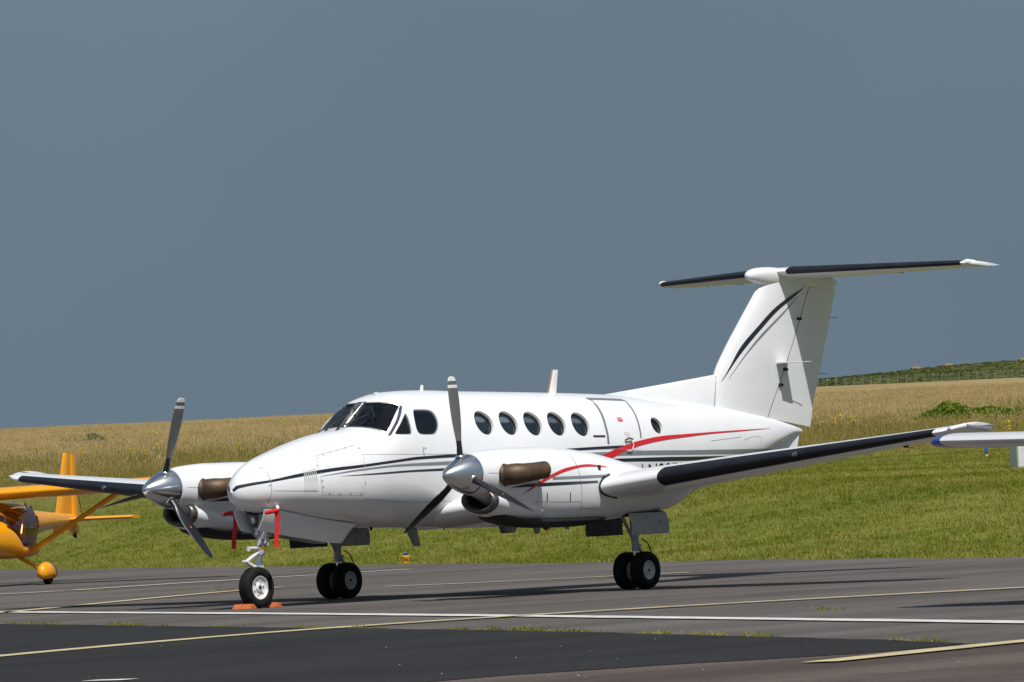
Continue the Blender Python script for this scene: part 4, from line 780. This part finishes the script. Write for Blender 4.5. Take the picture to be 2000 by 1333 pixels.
# ------------------------------------------------------------------ light high wing aircraft
def light_aircraft(loc, rz, label, bodym, wingm, tipm, wz, wt):
    A = empty('light_aircraft', loc, rz); tag(A, label, 'aircraft')
    sh = Body([(-1.75, 1.02, .78, .06, .9, 2, 2), (-1.70, 1.12, .70, .20, .9, 2, 2), (-1.5, 1.22, .62, .34, .9, 2.2, 2.2), (-1.1, 1.30, .56, .45, .9, 2.4, 2.4), (-.75, 1.28, .53, .53, .88, 2.6, 2.6), (-.45, 1.02, .52, .585, .78, 2.6, 2.8), (-.3, .80, .52, .59, .70, 2.6, 2.8), (.5, .75, .52, .57, .67, 2.6, 2.8), (.85, .80, .56, .50, .70, 2.4, 2.6), (1.1, .88, .66, .38, .78, 2.2, 2.4)])
    b = M(); b.loft([ring(sh, x, 40) for x in np.linspace(-1.75, 1.1, 44)]); fo = b.build('fuselage_pod', bodym, A, ang=50)
    bo = Body([(.55, 1.50, .80, .50, 1.15, 2.3, 2.3), (.9, 1.49, .82, .43, 1.17, 2.2, 2.2), (1.6, 1.45, .92, .30, 1.2, 2, 2), (3.0, 1.38, 1.06, .15, 1.22, 2, 2), (4.2, 1.33, 1.14, .07, 1.23, 2, 2), (4.45, 1.31, 1.18, .03, 1.24, 2, 2)])
    b = M(); b.loft([ring(bo, x, 28) for x in np.linspace(.95, 4.45, 26)]); b.build('tail_boom', bodym, A, ang=50)
    ca = Body([(-.85, 1.30, .9, .46, 1.1, 2.6, 2.6), (-.55, 1.50, .72, .55, 1.05, 3, 3), (-.3, 1.60, .70, .575, 1.05, 3, 3), (.5, 1.60, .70, .565, 1.05, 3, 3), (.8, 1.57, .76, .49, 1.1, 2.6, 2.6), (1.15, 1.50, .86, .36, 1.17, 2.3, 2.3)])
    b = M(); b.loft([ring(ca, x, 40) for x in np.linspace(-.85, 1.15, 26)], caps=False); b.build('cabin_glazing', glass_mat('light_glass', (.86, .87, .85)), A, ang=60)
    for s in (-1, 1):
        for pts_ in ([(-.55, 1.5), (-.18, 1.12), (.02, .76)], [(-.35, 1.62), (-.20, 1.35), (-.42, 1.0), (-.32, .76)], [(.62, 1.56), (.60, 1.2), (.50, .76)], [(-.3, .755), (.1, .74), (.52, .755)], [(.60, 1.30), (.85, 1.12), (1.05, 1.18)], [(.60, 1.5), (.9, 1.2), (1.0, 1.0)]):
            b = M(); b.tube([ca.side(x, z, s, .006) for x, z in pts_], .026, 8); b.build('cabin_frame', bodym, A)
    SE = mat('orange_seat', (.42, .07, .015), .8); DK = mat('dark_cabin_trim', (.03, .03, .035), .8)
    for s in (-1, 1):
        b = M(); b.box((.30, s*.27, 1.02), (.10, .42, .52), np.array([[.95, 0, .3], [0, 1, 0], [-.3, 0, .95]])); b.box((.05, s*.27, .80), (.50, .42, .10)); b.build('seat', SE, A, bevel=.04)
    b = M(); b.box((-.62, 0, 1.12), (.18, .86, .26)); b.build('instrument_panel', DK, A, bevel=.03); b = M(); b.box((.18, 0, .70), (.8, .8, .05)); b.build('cabin_floor', DK, A)
    def wsec(y): return (-.62, 1.38, wz + .022*abs(y), wt, R(3.5))
    b = M(); b.loft([sect(y, *wsec(y)) for y in np.linspace(-4.78, 4.78, 33)]); wo = b.build('wing', wingm, A)
    for s in (-1, 1):
        x0, c0, z0, t0, i0 = wsec(4.78); b = M(); b.loft([sect(s*(4.782 + dy), x0 + c0*fx, c0*fc, z0 - dz, t0*ft, i0) for dy, fx, fc, dz, ft in ((0, 0, 1, 0, 1), (.08, .01, .98, .004, .98), (.16, .05, .92, .012, .92), (.22, .12, .80, .022, .85), (.26, .24, .62, .03, .75))]); b.build('wing_tip', tipm, wo, ang=60)
        b = M(); b.loft([[(.72, s*y, wz - .09 + .022*y), (.80, s*y, wz - .058 + .022*y), (1.05, s*y, wz - .115 + .022*y), (.80, s*y, wz - .115 + .022*y)] for y in (.62, 2.6, 4.6)]); b.build('flaperon', wingm, wo, ang=60)
        for y in (.9, 2.2, 3.6): b = M(); b.box((.74, s*y, wz - .07 + .022*y), (.14, .02, .07)); b.build('flaperon_bracket', wingm, wo)
        b = M(); b.loft([[p + d_ for d_ in ((-.05, 0, 0), (0, -s*.02, .045), (.05, 0, 0), (0, s*.02, -.045))] for p in (np.array([.05, s*.54, .62]), np.array([-.10, s*2.55, wz - .02]))]); b.build('wing_strut', bodym, A)
        b = M(); b.tube([(-.02, s*1.7, 1.20), (-.08, s*1.62, wz)], .012, 6); b.build('jury_strut', bodym, A)
        b = M(); b.tube([(.10, s*.30, .56), (.10, s*.62, .38), (.08, s*.88, .235)], [.042, .034, .028], 8); b.build('gear_leg', bodym, A)
        mg = M(); mg.lathe([(-.06, .09), (-.075, .13), (-.05, .185), (0, .195), (.05, .185), (.075, .13), (.06, .09)], (.08, s*.90, .195), (0, 1, 0), 28, caps=False); mg.build('tyre', TYRE, A)
        sp = Body([(-.34, .24, .20, .02, .22, 2, 2), (-.31, .33, .13, .07, .22, 2, 2), (-.2, .405, .105, .125, .23, 2, 2.4), (-.02, .435, .10, .15, .24, 2, 2.6), (.2, .42, .10, .145, .24, 2, 2.6), (.38, .36, .12, .11, .24, 2, 2.2), (.52, .27, .2, .03, .235, 2, 2)], s*.90)
        b = M(); b.loft([ring(sp, x, 28) for x in np.linspace(-.34, .52, 26)]); b.build('wheel_spat', bodym, A, ang=60)
    b = M(); b.tube([(-1.25, 0, .60), (-1.35, 0, .22)], .03, 8); b.build('nose_leg', bodym, A); b = M(); b.lathe([(-.05, .08), (-.065, .12), (-.04, .165), (.04, .165), (.065, .12), (.05, .08)], (-1.36, 0, .165), (0, 1, 0), 24, caps=False); b.build('tyre', TYRE, A)
    b = M(); b.lathe([(0, .0), (.03, .06), (.12, .11), (.22, .13)], (-1.97, 0, .93), (1, 0, 0), 24); b.build('spinner', bodym, A)
    for k in range(3):
        a = 2*math.pi*k/3 - .5; rd = np.array([0, math.sin(a), math.cos(a)]); tn = np.array([0, math.cos(a), -math.sin(a)])
        b = M(); b.loft([[np.array([-1.84, 0, .93]) + rd*r_ + tn*q*c_ + np.array([p_, 0, 0]) for q, p_ in ((-.5, -.01), (.5, -.025), (.5, -.012), (-.5, .012))] for r_, c_ in ((.08, .06), (.3, .11), (.6, .10), (.82, .06))]); b.build('propeller_blade', BLADEB, A, ang=30)
    def vs_(xa, xb, z, th): return [(xa + (xb - xa)*f, w_*th, z) for f, w_ in ((0, 0), (.1, .8), (.35, 1), (.7, .7), (1, .15), (1, -.15), (.7, -.7), (.35, -1), (.1, -.8))]
    b = M(); b.loft([vs_(3.05 + .50*(z - .98), 4.20 + .03*(z - .98), z, .05) for z in (.98, 1.2, 1.8, 2.3, 2.50, 2.55)]); fo2 = b.build('tail_fin', bodym, A, ang=50)
    b = M(); b.loft([vs_(4.21 + .03*(z - .92), 4.62 - .02*(z - .92), z, .028) for z in (.92, 1.2, 1.8, 2.3, 2.52)]); b.build('rudder', bodym, A, ang=50)
    b = M(); b.tube([(4.30, 0, .96), (4.36, 0, .90), (4.40, 0, .87)], [.05, .04, .03], 8); b.build('tail_skid', TYRE, A)
    for s in (-1, 1):
        b = M(); b.loft([sect(s*y, 3.80 + .06*y, .72 - .10*y, 1.225, .13, 0, 0) for y in (.06, .5, 1.1, 1.32, 1.38)]); b.build('tailplane', bodym, A)
    return A
YEL = mat('yellow_orange_paint', (0.84, 0.355, 0.005), 0.32, coat=.4, c2=(.80, .33, .006), scale=3)
light_aircraft((26.18, 30.09, 0.0), R(25), 'yellow orange high wing light aircraft with strut and wheel spats near the lawn', YEL, YEL, YEL, 1.775, .175)
SILV = mat('silver_white_wing', (0.70, 0.71, 0.73), 0.30, .15, coat=.3); BLUE = mat('blue_tip_paint', (0.012, 0.06, 0.36), .3, coat=.4)
light_aircraft((-7.95, -22.28, 0.0), 0.0, 'silver white high wing light aircraft with blue wing tip reaching past the turboprop wing', mat('white_light_body', (.74, .75, .76), .3, coat=.3), SILV, BLUE, 1.545, .105)

# ------------------------------------------------------------------ small things on the grass
def gz(x, y): return float(height(x, y))
def ground_hit(u, v):
    """where a sight line first meets the terrain"""
    q = ray(u, v); t0 = 60.0
    for t_ in np.concatenate([np.arange(60, 700, .25), np.arange(700, 2600, 2.0)]):
        p = CAM + q*t_
        if p[2] < gz(p[0], p[1]): return p
    return p
YL = mat('yellow_lamp_body', (.70, .36, .01), .45); BL = mat('blue_lens', (.015, .03, .22), .15, coat=.6)
p = ground_hit(793, 1101); e_ = empty('taxiway_lamp', (p[0], p[1], gz(p[0], p[1]))); tag(e_, 'small yellow taxiway lamp with dark blue lens at the lawn edge', 'lamp')
b = M(); b.lathe([(0, .10), (.02, .10), (.03, .045), (.09, .04), (.10, .055)], (0, 0, 0), (0, 0, 1), 16); b.lathe([(.10, .055), (.115, .09), (.15, .095), (.165, .06)], (0, 0, 0), (0, 0, 1), 16); b.build('lamp_body', YL, e_)
b = M(); b.lathe([(.163, .055), (.19, .055), (.215, .045), (.225, .0)], (0, 0, 0), (0, 0, 1), 16); b.build('lamp_lens', BL, e_)
b = M(); b.tube([(.03, 0, .0), (.16, .03, -.02)], .012, 6); b.build('lamp_cable', YL, e_)
p = ground_hit(1927, 893); e_ = empty('marker_post', (p[0], p[1], gz(p[0], p[1]))); tag(e_, 'short blue marker post on a yellow foot in the grass', 'marker')
b = M(); b.lathe([(.06, .045), (.30, .045), (.32, .03)], (0, 0, 0), (0, 0, 1), 14); b.build('post_sleeve', mat('blue_sleeve', (.01, .07, .42), .5), e_); b = M(); b.lathe([(0, .06), (.05, .055), (.065, .045)], (0, 0, 0), (0, 0, 1), 14); b.build('post_foot', YL, e_); b = M(); b.lathe([(.318, .03), (.34, .03), (.35, 0)], (0, 0, 0), (0, 0, 1), 12); b.build('post_cap', WHEELW, e_)
p = ground_hit(1990, 916); e_ = empty('cabinet', (p[0] + .12, p[1] - .1, gz(p[0], p[1]) - .03), R(-35)); tag(e_, 'white weathered equipment cabinet standing on the lawn', 'cabinet')
b = M(); b.box((0, 0, .38), (.55, .62, .76)); b.build('cabinet_body', mat('cabinet_white', (.66, .67, .66), .5, c2=(.5, .51, .5), scale=4, lo=.5, hi=.85), e_, bevel=.012); b = M(); b.box((0, 0, .77), (.62, .69, .04)); b.build('cabinet_lid', MATS['cabinet_white'], e_, bevel=.01); b = M(); b.box((-.28, .0, .38), (.012, .52, .64)); b.build('cabinet_door', MATS['cabinet_white'], e_, bevel=.004)
# straw stacks on the far ridge
STRAW = mat('straw', (.26, .18, .09), .9, c2=(.15, .11, .05), scale=1.5, bump=.5)
for (u, v, L_, lab) in ((1789, 725, 3.4, 'straw stack on the far ridge, the one nearer the tail fin'), (1853, 723, 3.6, 'straw stack in the middle of the far ridge'), (2001, 712, 3.6, 'straw stack on the highest part of the far ridge')):
    D_ = 2140.0; q = ray(u, v); P_ = CAM + q*D_; z_ = gz(P_[0], P_[1]); b = M(); rings = []
    for k, y in enumerate(np.linspace(-L_/2, L_/2, 7)):
        f_ = 1 - .25*abs(k - 3)/3; rings.append([(1.5*f_*math.cos(a) + rnd.uniform(-.1, .1), y, 1.75*f_*max(0, math.sin(a))**.7 + rnd.uniform(-.08, .08)) for a in np.linspace(-.1, math.pi + .1, 13)])
    b.loft(rings); o = b.build('straw_stack', STRAW, None, ang=60); o.location = (P_[0], P_[1], z_ + .35); o.rotation_euler = (0, 0, math.atan2(RH[1], RH[0]) - math.pi/2 + .3); tag(o, lab, 'straw stack', 'straw stacks on the ridge')
# security fence at the foot of the bank
fe = empty('perimeter_fence', (0, 0, 0)); POST = mat('concrete_post', (.22, .23, .21), .8); P_ = [CAM[:2] + DH*1905 + RH*L_ for L_ in np.arange(92, 176, 2.75)]
fe.location = (*P_[0], gz(*P_[0])); tag(fe, 'distant wire fence with cranked concrete posts at the foot of the green bank', 'fence'); o0 = np.array(fe.location[:]); OFF[fe.name] = o0
b = M(); b.loft([[(-.07, -.07, -.3), (.07, -.07, -.3), (.07, .07, -.3), (-.07, .07, -.3)], [(-.06, -.06, 2.1), (.06, -.06, 2.1), (.06, .06, 2.1), (-.06, .06, 2.1)], [(RH[0]*.5 - .07, RH[1]*.5 - .07, 2.75), (RH[0]*.5 + .07, RH[1]*.5 - .07, 2.75), (RH[0]*.5 + .07, RH[1]*.5 + .07, 2.75), (RH[0]*.5 - .07, RH[1]*.5 + .07, 2.75)]]); pm = b.build('fence_post', POST, None, smooth=False)
for i, q in enumerate(P_):
    o = pm if i == 0 else bpy.data.objects.new('fence_post', pm.data)
    if i: col.objects.link(o)
    o.parent = fe; o.location = np.array([q[0], q[1], gz(*q)]) - o0
b = M()
for zz in (.5, 1.1, 1.7, 2.1): b.tube([np.array([q[0], q[1], gz(*q) + zz]) for q in P_], .012, 4)
b.build('fence_wire', POST, fe)

# ------------------------------------------------------------------ grass
def grass_mat(name, ca, cb, cc, sc=0.25):
    m = bpy.data.materials.new(name); m.use_nodes = True; t = m.node_tree; t.nodes.clear(); o = t.nodes.new('ShaderNodeOutputMaterial')
    g = t.nodes.new('ShaderNodeNewGeometry'); n = t.nodes.new('ShaderNodeTexNoise'); n.inputs['Scale'].default_value = sc; n.inputs['Detail'].default_value = 6; t.links.new(g.outputs['Position'], n.inputs['Vector'])
    oi = t.nodes.new('ShaderNodeObjectInfo'); a = t.nodes.new('ShaderNodeMath'); a.operation = 'MULTIPLY_ADD'; a.inputs[1].default_value = 0.42; t.links.new(oi.outputs['Random'], a.inputs[0]); t.links.new(n.outputs['Fac'], a.inputs[2])
    r = t.nodes.new('ShaderNodeValToRGB'); r.color_ramp.elements[0].position = 0.42; r.color_ramp.elements[0].color = (*ca, 1); r.color_ramp.elements[1].position = 0.95; r.color_ramp.elements[1].color = (*cc, 1); e = r.color_ramp.elements.new(0.68); e.color = (*cb, 1)
    t.links.new(a.outputs[0], r.inputs['Fac'])
    d = t.nodes.new('ShaderNodeBsdfDiffuse'); tr = t.nodes.new('ShaderNodeBsdfTranslucent'); mx = t.nodes.new('ShaderNodeMixShader'); mx.inputs['Fac'].default_value = 0.30
    t.links.new(r.outputs['Color'], d.inputs['Color']); t.links.new(r.outputs['Color'], tr.inputs['Color']); t.links.new(d.outputs[0], mx.inputs[1]); t.links.new(tr.outputs[0], mx.inputs[2]); t.links.new(mx.outputs[0], o.inputs['Surface']); return m
def tuft(name, n, h0, h1, spread, width, m, lean=0.35, head=False):
    b = M(); rr = random.Random(sum(map(ord, name)) + n)
    for k in range(n):
        a = rr.uniform(0, 6.283); d = spread*math.sqrt(rr.random()); x, y = d*math.cos(a), d*math.sin(a); h = rr.uniform(h0, h1); la = rr.uniform(0, 6.283); l = rr.uniform(.05, lean)*h; fa = rr.uniform(0, 3.1416); w_ = width*rr.uniform(.7, 1.3)/2
        wx, wy = w_*math.cos(fa), w_*math.sin(fa); mx_, my_ = x + .35*l*math.cos(la), y + .35*l*math.sin(la); tx, ty = x + l*math.cos(la), y + l*math.sin(la)
        b.add([(x - wx, y - wy, -.02), (x + wx, y + wy, -.02), (mx_ + wx*.8, my_ + wy*.8, h*.6), (mx_ - wx*.8, my_ - wy*.8, h*.6), (tx, ty, h)], [(0, 1, 2, 3), (3, 2, 4)])
        if head:
            q = 1.9*w_; b.add([(tx - q*math.cos(fa), ty - q*math.sin(fa), h*.93), (tx + q*math.cos(fa), ty + q*math.sin(fa), h*.93), (tx + q*.5*math.cos(fa), ty + q*.5*math.sin(fa), h*1.12), (tx - q*.5*math.cos(fa), ty - q*.5*math.sin(fa), h*1.12)], [(0, 1, 2, 3)])
    me = bpy.data.meshes.new(name); me.from_pydata(b.v, [], b.f); me.materials.append(m); return bpy.data.objects.new(name, me)
def scatter(name, protos, P, scl, label, cat, seed=1):
    rg = np.random.default_rng(seed); n = len(P); me = bpy.data.meshes.new(name); me.from_pydata([tuple(p) for p in P], [], [])
    for nm, ty, val in (('rz', 'FLOAT', rg.uniform(0, 6.283, n)), ('sc', 'FLOAT', scl), ('ci', 'INT', rg.integers(0, len(protos), n))):
        at = me.attributes.new(nm, ty, 'POINT'); at.data.foreach_set('value', val.astype(np.int32 if ty == 'INT' else np.float32))
    o = bpy.data.objects.new(name, me); col.objects.link(o); cl = bpy.data.collections.new(name + '_tufts')
    for q in protos: cl.objects.link(q)
    ng = bpy.data.node_groups.new(name, 'GeometryNodeTree'); ng.interface.new_socket('Geometry', in_out='INPUT', socket_type='NodeSocketGeometry'); ng.interface.new_socket('Geometry', in_out='OUTPUT', socket_type='NodeSocketGeometry')
    N = ng.nodes; L_ = ng.links; gi = N.new('NodeGroupInput'); go = N.new('NodeGroupOutput'); ip = N.new('GeometryNodeInstanceOnPoints'); ci = N.new('GeometryNodeCollectionInfo'); ci.inputs['Collection'].default_value = cl; ci.inputs['Separate Children'].default_value = True; ci.inputs['Reset Children'].default_value = True
    def na(nm, ty):
        a = N.new('GeometryNodeInputNamedAttribute'); a.data_type = ty; a.inputs['Name'].default_value = nm; return a.outputs[0]
    cx = N.new('ShaderNodeCombineXYZ'); L_.new(na('rz', 'FLOAT'), cx.inputs['Z']); L_.new(gi.outputs[0], ip.inputs['Points']); L_.new(ci.outputs[0], ip.inputs['Instance']); ip.inputs['Pick Instance'].default_value = True
    L_.new(na('ci', 'INT'), ip.inputs['Instance Index']); L_.new(cx.outputs[0], ip.inputs['Rotation']); L_.new(na('sc', 'FLOAT'), ip.inputs['Scale']); L_.new(ip.outputs[0], go.inputs[0])
    md = o.modifiers.new('scatter', 'NODES'); md.node_group = ng; return tag(o, label, cat, kind='stuff')
rg = np.random.default_rng(3)
def field(n, D0, D1, half):
    """random points between two distances, thinning with distance is left to n"""
    D = np.sqrt(rg.uniform(D0**2, D1**2, n)); L_ = rg.uniform(-1, 1, n)*(half*D + 5.0); X = CAM[0] + DH[0]*D + RH[0]*L_; Y = CAM[1] + DH[1]*D + RH[1]*L_
    e = (X - EDGE0[0])*EDGN[0] + (Y - EDGE0[1])*EDGN[1]; return X, Y, D, L_, e
LAWNM = grass_mat('lawn_blades', (.115, .155, .016), (.225, .238, .036), (.390, .345, .105), .16)
ROUGHM = grass_mat('rough_blades', (.165, .180, .030), (.300, .250, .075), (.460, .360, .150), .10)
GOLDM = grass_mat('golden_blades', (.350, .270, .110), (.490, .385, .180), (.600, .475, .245), .05)
lw = lambda D, L_: 181 + .7*np.clip(L_, -18, 18) + 8*np.sin(L_*.21) + 5*np.sin(L_*.53 + 1)
X, Y, D, L_, e = field(150000, 80, 205, .165); k = (e > -.05) & (D < lw(D, L_) + rg.normal(0, 4, len(D))); X, Y, D = X[k], Y[k], D[k]
scatter('lawn_grass', [tuft('lawn_tuft', 14, .025, .06, .18, .012, LAWNM, 1.2), tuft('lawn_tuft_b', 12, .03, .075, .16, .012, LAWNM, 1.1), tuft('lawn_tuft_c', 8, .04, .11, .12, .009, LAWNM, .9)], np.stack([X, Y, height(X, Y)], 1), rg.uniform(.7, 1.35, len(X)), 'short mown green lawn between the apron and the meadow', 'grass', 2)
X, Y, D, L_, e = field(92000, 158, 340, .16); k = (e > 3) & (D > lw(D, L_) + rg.normal(0, 6, len(D))) & (rg.random(len(D)) < 1 - sstep(250, 340, D)*.75); X, Y, D = X[k], Y[k], D[k]
scatter('rough_grass', [tuft('rough_tuft', 14, .18, .42, .28, .013, ROUGHM, .7, True), tuft('rough_tuft_b', 12, .25, .58, .26, .012, ROUGHM, .6, True), tuft('rough_tuft_c', 14, .12, .34, .30, .014, ROUGHM, 1.0)], np.stack([X, Y, height(X, Y)], 1), rg.uniform(.6, 1.2, len(X))*(.55 + .45*sstep(175, 215, D)), 'tall unmown green brown grass above the lawn', 'grass', 3)
X, Y, D, L_, e = field(120000, 225, 900, .14); k = (rg.random(len(D)) < sstep(225, 340, D)); X, Y, D = X[k], Y[k], D[k]
scatter('meadow_grass', [tuft('meadow_tuft', 16, .28, .55, .45, .016, GOLDM, .6, True), tuft('meadow_tuft_b', 14, .35, .68, .45, .016, GOLDM, .5, True), tuft('meadow_tuft_c', 15, .22, .50, .5, .018, GOLDM, .8, True)], np.stack([X, Y, height(X, Y)], 1), rg.uniform(.7, 1.25, len(X)), 'dry golden meadow grass on the rising field', 'grass', 4)
# weeds in the joint between old and fresh asphalt, and a few cracks
WP = []
for u0, u1, n in ((10, 120, 55), (215, 275, 60), (300, 330, 8), (400, 470, 14), (560, 640, 26), (690, 760, 22), (880, 915, 16), (930, 985, 26), (990, 1060, 46), (1070, 1160, 46), (1250, 1270, 8), (1285, 1300, 18), (1340, 1385, 14), (1392, 1412, 14), (1460, 1500, 22), (1740, 1790, 12), (1800, 1850, 18)):
    for _ in range(n):
        u = rg.uniform(u0, u1); q = [G2(a, b_) for a, b_ in top_edge]; us = [a for a, _b in top_edge]; vv = float(np.interp(u, us, [b_ for _a, b_ in top_edge])); P_ = onZ(u, vv - abs(rg.normal(0, .9))); WP.append((P_[0], P_[1], .0))
for (u, v, n) in ((195, 1154, 10), (350, 1153, 8), (445, 1153.5, 22), (1615, 1191.5, 14), (110, 1157, 5)):
    for _ in range(n): P_ = onZ(u + rg.normal(0, 14), v + rg.normal(0, .4)); WP.append((P_[0], P_[1], .0))
WP = np.array(WP)
scatter('joint_weeds', [tuft('weed_tuft', 9, .015, .045, .09, .010, LAWNM, 1.1), tuft('weed_tuft_b', 9, .025, .07, .07, .008, LAWNM, .8), tuft('weed_tuft_c', 8, .01, .03, .12, .012, ROUGHM, 1.3)], WP, rg.uniform(.45, 1.1, len(WP))**1.3, 'grass and weeds sprouting along the asphalt joint', 'weeds', 5)
# broad leaved bush, thistles and ragwort in the meadow
LEAF = grass_mat('bush_leaves', (.115, .175, .020), (.190, .265, .036), (.280, .330, .075), .8)
def leaf_heap(name, L_, W_, H_, n, ls, m, seed, spikes=0):
    rr = random.Random(seed); b = M()
    for k in range(n):
        a = rr.uniform(0, 6.283); rho = math.sqrt(rr.random()); x, y = rho*L_/2*math.cos(a), rho*W_/2*math.sin(a); lump = .74 + .26*math.sin(x*1.9 + seed)*math.cos(y*2.3 + x*.7); top_ = H_*max(.15, (1 - rho**5))*lump; z = top_*(rr.random()**.35)
        d = np.array([rr.gauss(0, 1), rr.gauss(0, 1), abs(rr.gauss(0, 1)) + .5]); d /= np.linalg.norm(d); s_ = np.cross(d, (rr.gauss(0, 1), rr.gauss(0, 1), rr.gauss(0, 1))); s_ /= np.linalg.norm(s_); c = np.array([x, y, z]); l = ls*rr.uniform(.6, 1.4)
        b.add([c, c + d*l*.5 + s_*l*.28, c + d*l, c + d*l*.5 - s_*l*.28], [(0, 1, 2, 3)])
    for k in range(spikes):
        x, y = rr.uniform(-.45, .45)*L_, rr.uniform(-.4, .4)*W_; h = H_*rr.uniform(.9, 1.45); b.add([(x - .012, y, 0), (x + .012, y, 0), (x + rr.uniform(-.1, .1), y, h)], [(0, 1, 2)])
        for j in range(14): z = h*rr.uniform(.6, 1); d = np.array([rr.gauss(0, 1), rr.gauss(0, 1), rr.random()]); d /= np.linalg.norm(d); l = .16*(1.25 - z/h); c = np.array([x, y, z]); s_ = np.cross(d, (0, 0, 1)) * .25; b.add([c, c + d*l*.5 + s_*l, c + d*l, c + d*l*.5 - s_*l], [(0, 1, 2, 3)])
    me = bpy.data.meshes.new(name); me.from_pydata(b.v, [], b.f); me.materials.append(m); o = bpy.data.objects.new(name, me); col.objects.link(o); return o
rot = math.atan2(RH[1], RH[0])
for (u, v, L_, H_, n, lab) in ((1888, 836, 5.3, 1.20, 15000, 'wide bright green bush spreading in the golden meadow'), (1990, 826, .9, 1.1, 500, 'small dark green bush beside the wide bush in the meadow')):
    p = ground_hit(u, v); o = leaf_heap('bush', L_, 2.2, H_, n, .15, LEAF, int(u), 16); o.location = (p[0], p[1], gz(p[0], p[1]) - .05); o.rotation_euler = (0, 0, rot); tag(o, lab, 'bush')
TH = grass_mat('thistle_leaves', (.10, .13, .055), (.17, .19, .095), (.25, .26, .14), .8)
for (u, v, L_, H_, n, lab) in ((184, 877, 2.0, 1.7, 420, 'tall bushy grey green thistle in the meadow behind the yellow aircraft'), (142, 876, 1.5, 1.35, 220, 'lower sparse grey green thistle beside the taller thistle')):
    p = ground_hit(u, v); o = leaf_heap('thistle_plant', L_, 1.0, H_*.6, n, .15, TH, int(u), 22); o.location = (p[0], p[1], gz(p[0], p[1]) - .03); o.rotation_euler = (0, 0, rot); tag(o, lab, 'thistle')
FL = mat('ragwort_yellow', (.70, .46, .008), .7); ST = mat('ragwort_stem', (.07, .10, .02), .8)
b = M()
rr = random.Random(5)
for k in range(9):
    x, y, h = rr.uniform(-.10, .10), rr.uniform(-.10, .10), rr.uniform(.45, .72); b.cur = 1; b.add([(x*.3 - .006, y*.3, 0), (x*.3 + .006, y*.3, 0), (x + .004, y, h), (x - .004, y, h)], [(0, 1, 2, 3)]); b.cur = 0; b.lathe([(-.012, .0), (-.005, .034), (.012, .036), (.02, .0)], (x, y, h), (rr.uniform(-.4, .1), rr.uniform(-.4, .1), 1), 7)
rw = b.build('ragwort_plant', [FL, ST], None, smooth=False)
spots = [(112, 897), (155, 905), (161, 902), (250, 894), (258, 905), (285, 908), (232, 901), (262, 897), (306, 865), (304, 880), (306, 893), (362, 858), (549, 836), (556, 838), (470, 900), (1608, 851), (1629, 848), (1667, 845), (1640, 842), (1968, 873), (1600, 838), (20, 905), (75, 896), (420, 862)]
for i, (u, v) in enumerate(spots):
    o = rw if i == 0 else rw.copy()
    if i: col.objects.link(o)
    p = ground_hit(u, v + 6); o.location = (p[0], p[1], gz(p[0], p[1])); o.scale = (.9, .9, rr.uniform(.9, 1.25)); o.rotation_euler = (0, 0, rr.uniform(0, 6)); tag(o, *(('yellow ragwort flowers in the tall grass behind the starboard propeller and yellow aircraft', 'wildflower', 'ragwort behind the starboard wing') if u < 600 else ('yellow ragwort flowers in the grass beyond the turboprop tail cone', 'wildflower', 'ragwort beyond the tail') if u < 1900 else ('yellow ragwort flowers beside the white cabinet', 'wildflower')))

# low scrub that covers the far bank
SCR = grass_mat('bank_scrub', (.050, .075, .014), (.095, .115, .028), (.180, .165, .060), .03)
n = 5200; D = rg.uniform(1935, 2130, n); L_ = rg.uniform(15, 240, n); X = CAM[0] + DH[0]*D + RH[0]*L_; Y = CAM[1] + DH[1]*D + RH[1]*L_
scatter('bank_scrub', [tuft('scrub_clump', 26, .25, .60, .60, .20, SCR, 1.0), tuft('scrub_clump_b', 24, .15, .45, .70, .22, SCR, 1.2)], np.stack([X, Y, height(X, Y)], 1), rg.uniform(.4, 1.05, n)**1.3, 'low green scrub covering the far bank behind the fence', 'scrub', 8)

# loose chips of stone on the dark patch
STO = mat('pale_stone', (.34, .33, .31), .9)
def chip(name, k):
    r_ = random.Random(k); b = M(); b.lathe([(-.002, .010), (.008, .014*r_.uniform(.8, 1.2)), (.016, .004)], (0, 0, 0), (r_.uniform(-.3, .3), r_.uniform(-.3, .3), 1), 6); me = bpy.data.meshes.new(name); me.from_pydata(b.v, [], b.f); me.materials.append(STO); return bpy.data.objects.new(name, me)
CP = np.array([[*onZ(rg.uniform(0, 1900), rg.uniform(1125, 1330))[:2], .010] for _ in range(70)])
scatter('stone_chips', [chip('stone_chip', 1), chip('stone_chip_b', 2)], CP, rg.uniform(.12, .5, len(CP)), 'loose pale stone chips lying on the asphalt', 'stones', 9)
